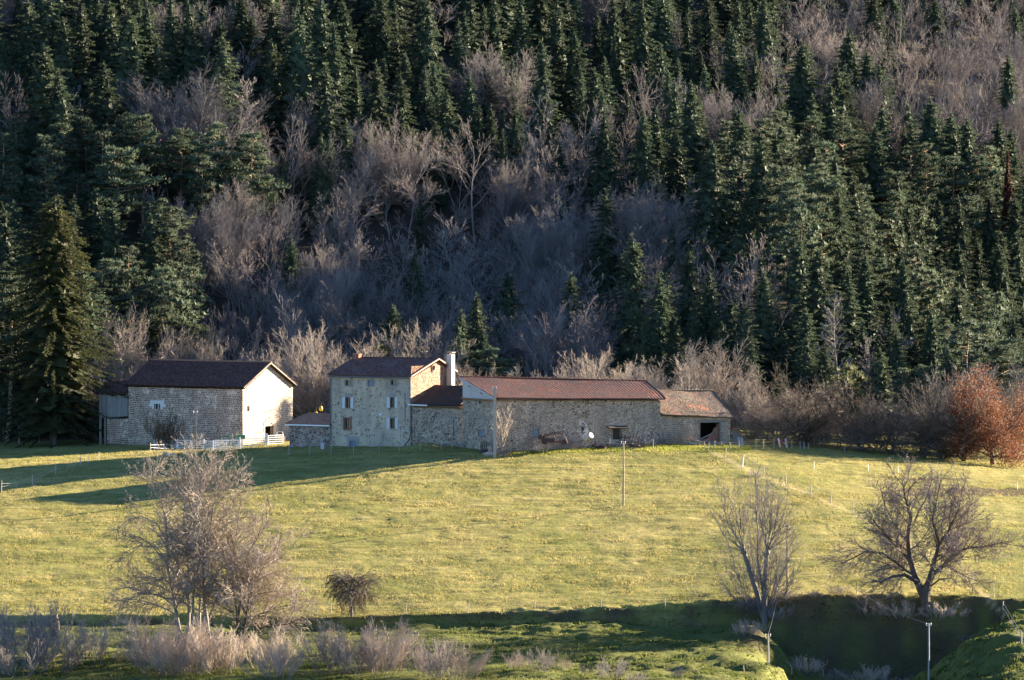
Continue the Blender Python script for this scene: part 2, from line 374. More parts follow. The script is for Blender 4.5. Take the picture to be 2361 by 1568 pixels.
MAT = {}
def materials():
    M = MAT
    # ground, with zones: red = forest floor, green = bare earth, blue = lush wet meadow
    g = N('ground_cover'); o = g.obj()
    z = g.n('SeparateColor', i={0: g.n('Attribute', attribute_name='zone').outputs['Color']}).outputs
    n1 = g.noise(o, 0.06, 4, 0.6); n2 = g.noise(g.scale(o, 1, 0.55, 1), 0.55, 5, 0.7); n3 = g.noise(o, 3.2, 5, 0.85)
    dry = g.mix(n3, (0.285, 0.232, 0.074), (0.405, 0.330, 0.125))
    grn = g.mix(n3, (0.138, 0.146, 0.030), (0.228, 0.222, 0.054))
    f = g.ramp(g.math('ADD', g.math('MULTIPLY', n1, 0.5), g.math('MULTIPLY', n2, 0.5)), (0.38, 0.0), (0.60, 1.0))
    field = g.mix(f, grn, dry)
    tus = g.ramp(g.noise(g.scale(o, 0.8, 1.2, 1), 3.2, 5, 0.8), (0.52, 0.0), (0.62, 0.85))
    field = g.mix(tus, field, (0.080, 0.090, 0.022))
    wn = g.ramp(g.noise(g.scale(o, 0.30, 1.0, 1), 0.9, 6, 0.8), (0.52, 0.0), (0.68, 0.7))
    field = g.mix(wn, field, (0.42, 0.34, 0.15))
    trk = g.ramp(g.noise(g.scale(o, 0.05, 0.8, 1), 0.8, 5, 0.75), (0.50, 0.0), (0.58, 0.55), (0.66, 0.0))
    field = g.mix(trk, field, (0.085, 0.085, 0.026))
    pt = g.ramp(g.noise(o, 0.11, 5, 0.75), (0.50, 0.0), (0.62, 0.5))
    field = g.mix(pt, field, (0.125, 0.130, 0.034))
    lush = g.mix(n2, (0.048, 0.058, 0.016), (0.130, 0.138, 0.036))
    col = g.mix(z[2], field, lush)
    soil = g.mix(n2, (0.032, 0.023, 0.016), (0.095, 0.069, 0.046))
    col = g.mix(z[1], col, soil)
    litter = g.mix(g.noise(o, 0.4, 5, 0.7), (0.030, 0.026, 0.020), (0.075, 0.060, 0.046))
    col = g.mix(z[0], col, litter)
    path = g.math('SUBTRACT', 1.0, g.n('Attribute', attribute_name='zone').outputs['Alpha'])
    col = g.mix(path, col, g.mix(n3, (0.30, 0.24, 0.13), (0.44, 0.36, 0.21)))
    M['ground'] = g.done(col, 0.95, bump=g.math('ADD', n3, g.math('MULTIPLY', n2, 2.0)), bs=0.55, bd=0.18, spec=0.05)
    g = N('grass_blades'); o = g.obj()
    n2 = g.noise(g.scale(o, 1, 0.6, 1), 0.25, 4, 0.7)
    c = g.ramp(n2, (0.32, (0.13, 0.135, 0.032)), (0.50, (0.29, 0.245, 0.082)), (0.66, (0.40, 0.315, 0.13)))
    M['grass'] = g.done(c, 0.8, spec=0.1, trans=c, tw=0.4)
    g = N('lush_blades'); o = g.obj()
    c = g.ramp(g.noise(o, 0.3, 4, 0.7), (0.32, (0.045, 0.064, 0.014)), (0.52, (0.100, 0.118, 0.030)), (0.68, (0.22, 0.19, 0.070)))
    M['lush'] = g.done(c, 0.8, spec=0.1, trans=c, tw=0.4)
    g = N('sunlit_fringe_blades'); o = g.obj()  # brighter grass colour painted in for the sunlit strip
    c = g.ramp(g.noise(o, 0.4, 4, 0.7), (0.32, (0.11, 0.14, 0.026)), (0.52, (0.22, 0.235, 0.046)), (0.68, (0.34, 0.31, 0.09)))
    M['fringe'] = g.done(c, 0.8, spec=0.1, trans=c, tw=0.45)
    M['spruce'] = foliage('spruce_needles', (0.016, 0.027, 0.018), (0.094, 0.118, 0.066))
    M['bigspruce'] = foliage('sunlit_spruce_needles', (0.012, 0.018, 0.010), (0.080, 0.082, 0.030), nscale=0.6)
    M['fir'] = foliage('fir_needles', (0.018, 0.034, 0.024), (0.105, 0.135, 0.080))
    M['pine'] = foliage('pine_needles', (0.020, 0.034, 0.024), (0.115, 0.140, 0.078))
    M['greypine'] = foliage('yellow_green_pine_needles', (0.045, 0.058, 0.022), (0.15, 0.155, 0.060))
    M['dead'] = foliage('dead_needles', (0.055, 0.026, 0.018), (0.12, 0.055, 0.035))
    M['oakleaf'] = foliage('russet_oak_leaves', (0.072, 0.025, 0.012), (0.20, 0.066, 0.028), tw=0.4, nscale=0.5)
    M['paleleaf'] = foliage('lingering_tan_leaves', (0.22, 0.11, 0.05), (0.36, 0.20, 0.10), tw=0.4)
    M['bushleaf'] = foliage('dark_bush_leaves', (0.05, 0.055, 0.022), (0.10, 0.10, 0.045))
    M['bark_dark'] = bark('dark_bark', (0.055, 0.042, 0.032), (0.14, 0.115, 0.09))
    M['bark_grey'] = bark('grey_bark', (0.10, 0.09, 0.082), (0.26, 0.235, 0.21))
    M['bark_pine'] = bark('orange_pine_bark', (0.20, 0.125, 0.085), (0.36, 0.235, 0.165))
    M['bark_spruce'] = bark('spruce_bark', (0.10, 0.08, 0.065), (0.24, 0.20, 0.16))
    M['twig_grey'] = bark('grey_twigs', (0.125, 0.108, 0.104), (0.29, 0.25, 0.228), 0.5)
    M['twig_grey2'] = bark('pale_grey_brown_twigs', (0.22, 0.18, 0.145), (0.40, 0.33, 0.27), 0.4)
    M['twig_brown'] = bark('brown_twigs', (0.11, 0.09, 0.085), (0.26, 0.208, 0.185), 0.5)
    M['twig_dark'] = bark('dark_twigs', (0.075, 0.058, 0.045), (0.18, 0.14, 0.105), 0.5)
    M['twig_red'] = bark('reddish_twigs', (0.30, 0.245, 0.195), (0.50, 0.41, 0.33), 0.5)
    M['twig_pale'] = bark('pale_twigs', (0.24, 0.195, 0.155), (0.42, 0.35, 0.28), 0.5)
    # masonry
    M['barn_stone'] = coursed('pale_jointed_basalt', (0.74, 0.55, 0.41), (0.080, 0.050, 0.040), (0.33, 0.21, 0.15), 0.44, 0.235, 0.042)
    M['gable_stone'] = coursed('sunlit_barn_gable_stone', (0.82, 0.69, 0.54), (0.20, 0.115, 0.075), (0.54, 0.40, 0.28), 0.48, 0.25, 0.045, 0.6)  # lighter copy of the barn stone, with the gable's sunlight in its colour
    M['house_plaster'] = stone('worn_ochre_plaster', (0.55, 0.43, 0.305), (0.14, 0.10, 0.08), (0.38, 0.285, 0.215), 2.8, 4.0, 0.24, 0.9, patch=(0.33, 0.275, 0.23), bs=0.4, coarse=0.7)
    M['house_stone'] = stone('brown_rubble_gable', (0.34, 0.225, 0.155), (0.10, 0.052, 0.036), (0.27, 0.16, 0.105), 2.8, 4.2, 0.07, 0.9)
    M['long_stone'] = stone('grey_brown_rubble', (0.56, 0.43, 0.305), (0.115, 0.084, 0.068), (0.38, 0.285, 0.21), 3.0, 4.6, 0.065, 0.95, patch=(0.33, 0.27, 0.22))
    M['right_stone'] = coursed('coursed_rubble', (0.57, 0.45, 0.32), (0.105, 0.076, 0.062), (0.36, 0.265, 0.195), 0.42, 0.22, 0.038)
    M['shed_stone'] = stone('patched_shed_wall', (0.42, 0.32, 0.25), (0.09, 0.06, 0.05), (0.30, 0.19, 0.14), 2.8, 4.0, 0.10, 1.0, patch=(0.40, 0.36, 0.35))
    M['lime'] = stone('whitewashed_stones', (0.62, 0.56, 0.49), (0.13, 0.10, 0.085), (0.45, 0.38, 0.31), 2.6, 3.6, 0.10, 0.9)
    M['brick'] = stone('red_bricks', (0.34, 0.27, 0.22), (0.26, 0.085, 0.05), (0.44, 0.17, 0.105), 4.2, 9.0, 0.07, 0.25)
    M['white_plaster'] = plain('white_plaster', (0.50, 0.45, 0.40), 0.15, 1.2)
    M['verge'] = plain('dull_verge_tiles', (0.36, 0.25, 0.18), 0.25, 4.0)
    M['chimney_white'] = plain('cream_chimney_render', (0.56, 0.48, 0.37), 0.12, 1.0)
    M['quoin'] = plain('dressed_grey_stone', (0.30, 0.27, 0.24), 0.2, 2.0)
    M['pale_quoin'] = plain('pale_dressed_stone', (0.62, 0.58, 0.52), 0.12, 2.0)
    M['roof_barn'] = tiles('dark_brown_tiles', rowed=True, cols= [(0.060, 0.029, 0.023), (0.105, 0.048, 0.036), (0.16, 0.075, 0.055)], moss=(0.105, 0.062, 0.048), moss_t=0.60)
    M['roof_house'] = tiles('lichened_dark_tiles', [(0.095, 0.042, 0.030), (0.16, 0.070, 0.050), (0.23, 0.11, 0.08)], (0.175, 0.14, 0.12), 0.58)
    M['roof_annex'] = tiles('near_black_tiles', [(0.030, 0.022, 0.020), (0.060, 0.036, 0.028), (0.13, 0.060, 0.042)], (0.035, 0.034, 0.028), 0.46)  # tile tones mottled towards near-black
    M['roof_long'] = tiles('red_pantiles', [(0.14, 0.062, 0.044), (0.22, 0.095, 0.065), (0.28, 0.14, 0.10)], (0.125, 0.092, 0.078), 0.50, ((0.40, 0.135, 0.068), 0.60, (0, 0, 0)))
    M['roof_right'] = tiles('mossy_weathered_tiles', [(0.13, 0.090, 0.064), (0.20, 0.125, 0.088), (0.27, 0.155, 0.105)], (0.145, 0.12, 0.088), 0.49, ((0.36, 0.14, 0.075), 0.57, (2, 3, 0)), th=0.30)
    M['roof_shed'] = tiles('brown_red_tiles', [(0.30, 0.13, 0.08), (0.40, 0.185, 0.115), (0.46, 0.25, 0.16)], (0.30, 0.19, 0.14), 0.56)  # tiles lightened in place of sun that misses the shed roof
    M['genoise'] = plain('terracotta_cornice', (0.34, 0.21, 0.12), 0.3, 4.0)
    g = N('weathered_planks'); u = g.uv()
    b = g.n('TexBrick', offset=0.0, i={'Vector': g.scale(u, 1, 1, 1), 'Scale': 1.0, 'Mortar Size': 0.012, 'Brick Width': 0.17, 'Row Height': 9.0, 'Color1': (0.22, 0.20, 0.185, 1), 'Color2': (0.34, 0.32, 0.30, 1), 'Mortar': (0.03, 0.03, 0.03, 1)})
    c = g.mix(g.ramp(g.noise(g.scale(u, 6, 0.6, 1), 1.5, 4), (0.35, 0.0), (0.7, 1.0)), b.outputs[0], (0.20, 0.175, 0.15))
    M['planks'] = g.done(c, 0.85, bump=b.outputs[1], bs=-0.4, bd=0.02)
    M['old_wood'] = plain('old_timber', (0.20, 0.17, 0.14), 0.35, 3.0)
    M['dark_wood'] = plain('dark_timber', (0.075, 0.058, 0.045), 0.35, 3.0)
    M['post_wood'] = plain('grey_post_wood', (0.36, 0.31, 0.25), 0.3, 3.0)
    M['pale_post'] = plain('white_post', (0.70, 0.68, 0.62), 0.12, 3.0)
    M['brown_frame'] = plain('varnished_window_wood', (0.23, 0.12, 0.06), 0.3, 2.0)
    M['curtain'] = plain('tan_blind', (0.34, 0.23, 0.12), 0.2, 2.0)
    M['shutter'] = plain('white_shutter_paint', (0.58, 0.57, 0.56), 0.08, 3.0)
    M['grey_board'] = plain('blue_grey_boards', (0.22, 0.235, 0.27), 0.25, 2.0)
    M['glass'] = N('dark_glass').done((0.015, 0.016, 0.018), 0.12, spec=0.6)
    M['void'] = plain('dark_opening_fill', (0.02, 0.016, 0.014), 0.3, 1.0)  # near-black colour stands in for the unlit depth of openings
    M['zinc'] = plain('zinc_pipe', (0.14, 0.145, 0.155), 0.2, 3.0, 0.5)
    M['white_pipe'] = plain('white_plastic_gutter', (0.75, 0.74, 0.72), 0.08, 2.0, 0.5)
    M['galv'] = plain('galvanised_tube', (0.74, 0.73, 0.71), 0.12, 4.0, 0.45, metal=0.15)
    M['concrete'] = plain('concrete_pole', (0.34, 0.31, 0.275), 0.15, 3.0)
    M['pole_wood'] = plain('creosoted_pole_wood', (0.26, 0.22, 0.175), 0.25, 2.0)
    M['wire'] = plain('wire_metal', (0.16, 0.155, 0.15), 0.1, 2.0, 0.5)
    M['tape'] = plain('white_fence_tape', (0.72, 0.70, 0.65), 0.1, 2.0, 0.6)
    M['rust'] = plain('rusted_car_steel', (0.17, 0.085, 0.06), 0.5, 2.5, 0.7)
    M['rust_dark'] = plain('burnt_rusty_steel', (0.07, 0.042, 0.036), 0.5, 2.5, 0.8)
    M['white_metal'] = plain('chipped_white_enamel', (0.52, 0.50, 0.45), 0.12, 2.0, 0.45)
    M['yellow'] = plain('yellow_plastic', (0.75, 0.48, 0.02), 0.08, 2.0, 0.5)
    M['pink'] = plain('faded_pink_paint', (0.66, 0.36, 0.30), 0.15, 2.0)
    M['green_metal'] = plain('green_farm_machine_paint', (0.035, 0.14, 0.075), 0.25, 2.0, 0.5)
    M['stump'] = plain('dead_stump_wood', (0.17, 0.12, 0.09), 0.35, 3.0)
    M['rock'] = plain('tan_boulder_stone', (0.42, 0.33, 0.24), 0.3, 2.0)
    M['manure'] = plain('brown_brush_heap', (0.13, 0.085, 0.06), 0.4, 2.0)
materials()

# ------------------------------------------------------------------ the ground: one sheet from the camera's hill to beyond the forest
def ground():
    xs = np.concatenate([np.arange(-420, -72, 6.0), np.arange(-72, 72.01, 0.45), np.arange(78, 421, 6.0)])
    ds = np.concatenate([np.arange(-60, 440, 8.0), np.arange(440, 488, 0.6), np.arange(488, 503, 0.3), np.arange(503, 640, 0.5), np.arange(640, 720, 2.0), np.arange(720, 1150, 6.0)])
    X, D = np.meshgrid(xs, ds)
    Z = land(X, D)
    u = CX + FPX * X / np.maximum(D, 420)
    fine = (D > 452) & (D < 628) & (np.abs(X) < 72)
    rough = fbm(X * 0.9, D * 0.9, 3) * 0.09 + np.maximum(fbm(X * 0.8 + 40, D * 1.2, 3) - 0.28, 0) * 0.30
    dT = 500.0
    lowm = (D < 499)
    rough = rough + lowm * (np.maximum(fbm(X * 0.30 + 9, D * 0.8, 4), -0.1) * 0.40)
    rough = rough + ((D < 501) & (u > 1150)) * (fbm(X * 1.1, D * 1.1 + 5, 3) * 0.35)
    Z = Z + np.where(fine, rough, 0)
    forest = sstep(628, 646, D + 6 * vnoise(X * 0.15, D * 0.15))
    # the strip of turned earth in the right-hand field and the bare face of the bank
    py = CY - FPX * (D * SP + (Z - CAMZ) * CP) / np.maximum(D * CP - (Z - CAMZ) * SP, 1)
    n = 14 * vnoise(X * 0.6, D * 0.6)
    strip = ((u > 2075 + n * 3) & (u < 2700) & (py + n * 0.4 > 1126) & (py + n * 0.4 < 1143)) | ((u > 2040) & (u < 2230 + 3 * n) & (py + n * .3 > 1099 + (u - 2040) * 0.02) & (py + n * .3 < 1107))
    h = bank_h(u)
    bank = (D < 500.2) & (D > 500 - (0.5 + 0.62 * h)) & (h > 0.5)
    soil = np.clip(strip * 0.9 + 0.8 * np.exp(-(((u - 1735) / 42) ** 2 + ((D - 491) / 6.0) ** 2)) * (D < 499) + bank * np.clip(0.45 + vnoise(X * 0.8, D * 0.8) + 0.03 * h, 0, 0.8), 0, 1)
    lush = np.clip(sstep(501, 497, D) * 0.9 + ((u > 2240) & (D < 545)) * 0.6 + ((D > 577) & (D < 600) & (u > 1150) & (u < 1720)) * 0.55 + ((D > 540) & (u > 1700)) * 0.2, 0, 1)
    fl = np.array([(1640, 1040), (1672, 1057), (1712, 1077), (1761, 1099), (1870, 1140), (1969, 1184), (2110, 1262), (2244, 1341), (2315, 1416), (2380, 1500)], float)
    dist = np.full(X.shape, 1e9)
    for a, b in zip(fl, fl[1:]):
        e = b - a; t = np.clip(((u - a[0]) * e[0] + (py - a[1]) * e[1]) / (e @ e), 0, 1); dist = np.minimum(dist, np.hypot(u - a[0] - t * e[0], py - a[1] - t * e[1]))
    path = np.clip(1.15 - dist / (4.2 + 3 * vnoise(X * 0.5, D * 0.5)), 0, 0.62) * (D > 470) * (D < 610)
    nx, nd = len(xs), len(ds)
    idx = np.arange(nx * nd).reshape(nd, nx)
    F = np.stack([idx[:-1, :-1], idx[:-1, 1:], idx[1:, 1:], idx[1:, :-1]], -1).reshape(-1, 4)
    me = raw_mesh('ground', np.stack([X, D, Z], -1).reshape(-1, 3), F, MAT['ground'], True)
    a = me.color_attributes.new('zone', 'FLOAT_COLOR', 'POINT')
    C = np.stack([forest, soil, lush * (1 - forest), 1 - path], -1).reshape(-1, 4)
    a.data.foreach_set('color', np.ascontiguousarray(C, np.float32).ravel())
    o = bpy.data.objects.new('ground', me); COL.objects.link(o); o['kind'] = 'structure'
ground()

def blades(name, m, X, D, hgt, wid, nb, seed, skip=None):
    r = np.random.default_rng(seed)
    Z = land(X, D); n = len(X)
    V = []; 
    for k in range(nb):
        a = r.uniform(0, 2 * np.pi, n); lean = r.uniform(0.1, 0.7, n); h = hgt * r.uniform(0.5, 1.25, n); wd = wid * r.uniform(0.6, 1.3, n)
        ox = r.uniform(-0.15, 0.15, n); od = r.uniform(-0.15, 0.15, n)
        bx, by = np.cos(a + 1.57) * wd / 2, np.sin(a + 1.57) * wd / 2
        p0 = np.stack([X + ox - bx, D + od - by, Z - 0.04], -1); p1 = np.stack([X + ox + bx, D + od + by, Z - 0.04], -1)
        p2 = np.stack([X + ox + np.cos(a) * h * lean, D + od + np.sin(a) * h * lean, Z + h], -1)
        V.append(np.stack([p0, p1, p2], 1))
    V = np.concatenate(V, 0).reshape(-1, 3)
    F = np.arange(len(V)).reshape(-1, 3)
    o = bpy.data.objects.new(name, raw_mesh(name, V, F, m)); COL.objects.link(o)
    return o
def scatter_grass():
    r = np.random.default_rng(3)
    n = 240000
    D = r.uniform(499.5, 612, n); X = r.uniform(-63, 63, n) * D / 600 * 1.05
    k = fbm(X * 0.35, D * 0.5, 3); u = CX + FPX * X / D
    keep = (k + r.uniform(-0.5, 0.5, n) > 0.02) & ~((u > 2075) & (D > 548) & (D < 562))
    X, D, k = X[keep], D[keep], k[keep]
    o = blades('meadow_grass', MAT['grass'], X, D, 0.12 + 0.14 * np.clip(k, 0, 1), 0.07, 2, 4)
    tag(o, 'short dry grass tufts over the sunlit sloping meadow', 'grass', None, 'stuff')
    n = 60000
    D = r.uniform(452, 499.5, n); X = r.uniform(-56, 56, n) * D / 500 * 1.03
    k = fbm(X * 0.5, D * 0.7, 3); u = CX + FPX * X / D
    h = bank_h(u); bare = ((D > 499.5 - 0.6 * h - 0.4) & (h > 2) & (r.uniform(0, 1, n) < 0.4)) | ((np.abs(u - 1735) < 45) & (D > 484) & (r.uniform(0, 1, n) < 0.7))
    keep = (k + r.uniform(-0.4, 0.4, n) > 0.0) & ~bare
    X, D, k = X[keep], D[keep], k[keep]
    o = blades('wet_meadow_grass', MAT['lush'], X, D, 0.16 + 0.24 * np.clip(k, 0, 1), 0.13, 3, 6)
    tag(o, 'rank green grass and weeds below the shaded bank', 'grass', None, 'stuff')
    # fringe in front of the long barn, its sunlight put into a brighter colour
    n = 9000
    u = r.uniform(1140, 1730, n); D = r.uniform(583, 594, n) + (u - 1140) * 0.012 + 3 * vnoise(u * 0.03, u * 0.0); X = (u - CX) / FPX * D
    o = blades('farmyard_grass', MAT['fringe'], X, D, 0.17 + 0.08 * fbm(X, D, 2), 0.10, 2, 8)
    tag(o, 'bright long grass strip along the foot of the long barn wall', 'grass', None, 'stuff')
scatter_grass()

# ------------------------------------------------------------------ trees
def rot_about(v, ax, a): return Matrix.Rotation(a, 3, ax) @ v
class Wood:
    """grows limbs; wood level <= split goes to the trunk mesh, finer growth to the crown"""
    def __init__(s, seed, L=3, dens=(1.2, 1.6, 3.0), ang=(35, 45, 50), ratio=(0.55, 0.5, 0.5), up=(0.25, 0.15, 0.1), wander=0.16, t0=0.28, twig=0.022, split=1, minlen=0.5, droop=0.0, sides=(7, 5, 4), tipcount=1.0):
        s.r = random.Random(seed); s.L = L; s.dens = dens; s.ang = ang; s.ratio = ratio; s.up = up; s.wander = wander; s.t0 = t0
        s.twig = twig; s.split = split; s.minlen = minlen; s.droop = droop; s.sides = sides; s.trunk = MB(); s.crown = MB(); s.tips = []
    def line(s, start, d, length, nseg, up, level):
        r = s.r; pts = [start]; d = d.normalized(); st = length / nseg
        for i in range(nseg):
            d = d + Vector((r.gauss(0, s.wander), r.gauss(0, s.wander), r.gauss(0, s.wander * 0.7) + up / nseg * 2 - s.droop * (i / nseg) * (1 if level > 0 else 0)))
            d.normalize(); pts.append(pts[-1] + d * st)
        return pts
    def limb(s, pts, r0, r1, level, length=None):
        mb = s.trunk if level <= s.split else s.crown
        n = len(pts); rad = [r0 + (r1 - r0) * (i / (n - 1)) ** 0.8 for i in range(n)]
        mb.tube(pts, rad, s.sides[min(level, len(s.sides) - 1)] if level < s.L else 3, cap=False)
        length = length or sum((pts[i + 1] - pts[i]).length for i in range(n - 1))
        r = s.r
        if level >= s.L: s.tips.append(pts[-1]); return
        k = min(level, len(s.dens) - 1)
        cnt = max(2, int(length * s.dens[k] * r.uniform(0.8, 1.2)))
        for c in range(cnt):
            t = s.t0 + (1 - s.t0) * ((c + r.random()) / cnt)
            if level == 0: t = max(t, s.t0)
            x = t * (n - 1); i = min(int(x), n - 2); f = x - i
            p = pts[i].lerp(pts[i + 1], f); tg = (pts[i + 1] - pts[i]).normalized()
            ax = rot_about(tg.orthogonal().normalized(), tg, r.uniform(0, 6.283))
            a = math.radians(s.ang[k] * r.uniform(0.65, 1.3)) * (0.6 + 0.4 * (1 - t) * 1.6)
            d = rot_about(tg, ax, a)
            ln = length * s.ratio[k] * r.uniform(0.6, 1.2) * (1.15 - 0.55 * t)
            rr = rad[i] * (1 - f) + rad[i + 1] * f
            cr = min(rr * 0.7, max(s.twig * 1.2, 0.014 * ln + 0.012))
            if level + 1 >= s.L or ln < s.minlen:
                ln = max(ln, s.minlen)
                d = (d + Vector((0, 0, s.up[min(k + 1, len(s.up) - 1)]))).normalized()
                mid = p + d * ln * 0.55
                d2 = (d + Vector((r.gauss(0, .3), r.gauss(0, .3), r.gauss(0, .25) + s.up[-1] - s.droop))).normalized()
                s.crown.spike(p, mid + d * 0.02, s.twig); s.crown.spike(mid, mid + d2 * ln * 0.5, s.twig * 0.8)
                s.tips.append(mid); s.tips.append(mid + d2 * ln * 0.5)
                for q in range(2):
                    d3 = (d + Vector((r.gauss(0, .55), r.gauss(0, .55), r.gauss(0.1, .4)))).normalized()
                    s.crown.spike(p.lerp(mid, r.uniform(0.3, 1)), mid + d3 * ln * 0.5, s.twig * 0.7)
            else:
                q = s.line(p, d, ln, max(3, min(5, int(ln / 0.8))), s.up[min(k + 1, len(s.up) - 1)], level + 1)
                s.limb(q, cr, max(s.twig, cr * 0.35), level + 1, ln)
    def leaves(s, count, size, spread, zmax=None):
        """small leaf faces hung about the twig ends"""
        mb = MB(); r = s.r
        tips = [t for t in s.tips if zmax is None or t.z < zmax(r)]
        for i in range(count):
            c = r.choice(tips) + Vector((r.gauss(0, spread), r.gauss(0, spread), r.gauss(0, spread)))
            a = Vector((r.gauss(0, 1), r.gauss(0, 1), r.gauss(0, 1))).normalized(); b = a.orthogonal().normalized()
            z = size * r.uniform(0.6, 1.3)
            mb.add([c - a * z, c + b * z * 0.6, c + a * z, c - b * z * 0.6], [(0, 1, 2, 3)])
        return mb

def shape_mesh(name, mb, m): 
    me = mb.mesh(name); me.materials.append(m); return me
def bare_variant(seed, H, kind='single'):
    r = random.Random(seed)
    if kind == 'single':
        wd = Wood(seed, 3, (0.95, 1.7, 3.0), (48, 48, 48), (0.48, 0.52, 0.5), (0.32, 0.16, 0.14), 0.16, 0.34, 0.019)
        pts = wd.line(Vector((0, 0, -0.4)), Vector((r.gauss(0, .06), r.gauss(0, .06), 1)), H * 0.92, 8, 0.35, 0)
        wd.limb(pts, H * 0.0120, 0.015, 0)
    elif kind == 'fan':
        wd = Wood(seed, 3, (0.85, 1.7, 3.0), (40, 45, 46), (0.42, 0.52, 0.5), (0.30, 0.18, 0.14), 0.15, 0.36, 0.019)
        for k in range(r.choice((3, 4))):
            a = r.uniform(0, 6.28); l = r.uniform(0.12, 0.34)
            pts = wd.line(Vector((0.3 * math.cos(a), 0.3 * math.sin(a), -0.4)), Vector((l * math.cos(a), l * math.sin(a), 1)), H * r.uniform(0.75, 1.0), 7, 0.2, 0)
            wd.limb(pts, H * 0.0095, 0.015, 0)
    elif kind == 'dome':       # bushy round crown, many upright shoots from low down
        wd = Wood(seed, 3, (1.7, 2.7, 4.2), (42, 46, 46), (0.40, 0.5, 0.5), (0.26, 0.18, 0.16), 0.13, 0.18, 0.014)
        for k in range(13):
            a = k * 2.4 + r.uniform(-.3, .3); l = 0.05 + 0.85 * (k + 0.5) / 13
            d = Vector((l * math.cos(a), l * math.sin(a), 1))
            pts = wd.line(Vector((0.25 * math.cos(a), 0.25 * math.sin(a), -0.4)), d, H * (1.0 - 0.24 * l * l) * r.uniform(0.93, 1.03), 6, 0.10, 0)
            wd.limb(pts, H * 0.0085, 0.012, 0)
    elif kind == 'orchard':    # low spreading dark limbs
        wd = Wood(seed, 3, (1.8, 2.6, 4.2), (55, 52, 55), (0.6, 0.5, 0.45), (0.05, 0.08, 0.08), 0.22, 0.16, 0.018)
        for k in range(5):
            a = k * 1.26 + r.uniform(-.4, .4); l = r.uniform(0.5, 1.1)
            base = wd.line(Vector((0, 0, -0.4)), Vector((r.gauss(0, .1), r.gauss(0, .1), 1)), H * 0.22, 2, 0, 0)
            pts = base + wd.line(base[-1], Vector((l * math.cos(a), l * math.sin(a), 0.9)), H * r.uniform(0.65, 0.95), 6, 0.1, 0)[1:]
            wd.limb(pts, H * 0.02, 0.03, 0)
    elif kind == 'shrub':      # dense thicket of thin rods
        wd = Wood(seed, 2, (3.4, 4.6), (30, 38), (0.46, 0.42), (0.35, 0.25), 0.11, 0.22, 0.011, split=0, sides=(4, 3, 3))
        for k in range(20):
            a = r.uniform(0, 6.28); q = math.sqrt(r.random()); l = 0.8 * q
            pts = wd.line(Vector((1.5 * q * math.cos(a), 1.0 * q * math.sin(a), -0.3)), Vector((l * math.cos(a), l * math.sin(a), 1)), H * r.uniform(0.6, 1.0), 5, 0.2, 0)
            wd.limb(pts, 0.024, 0.009, 0)
    return wd

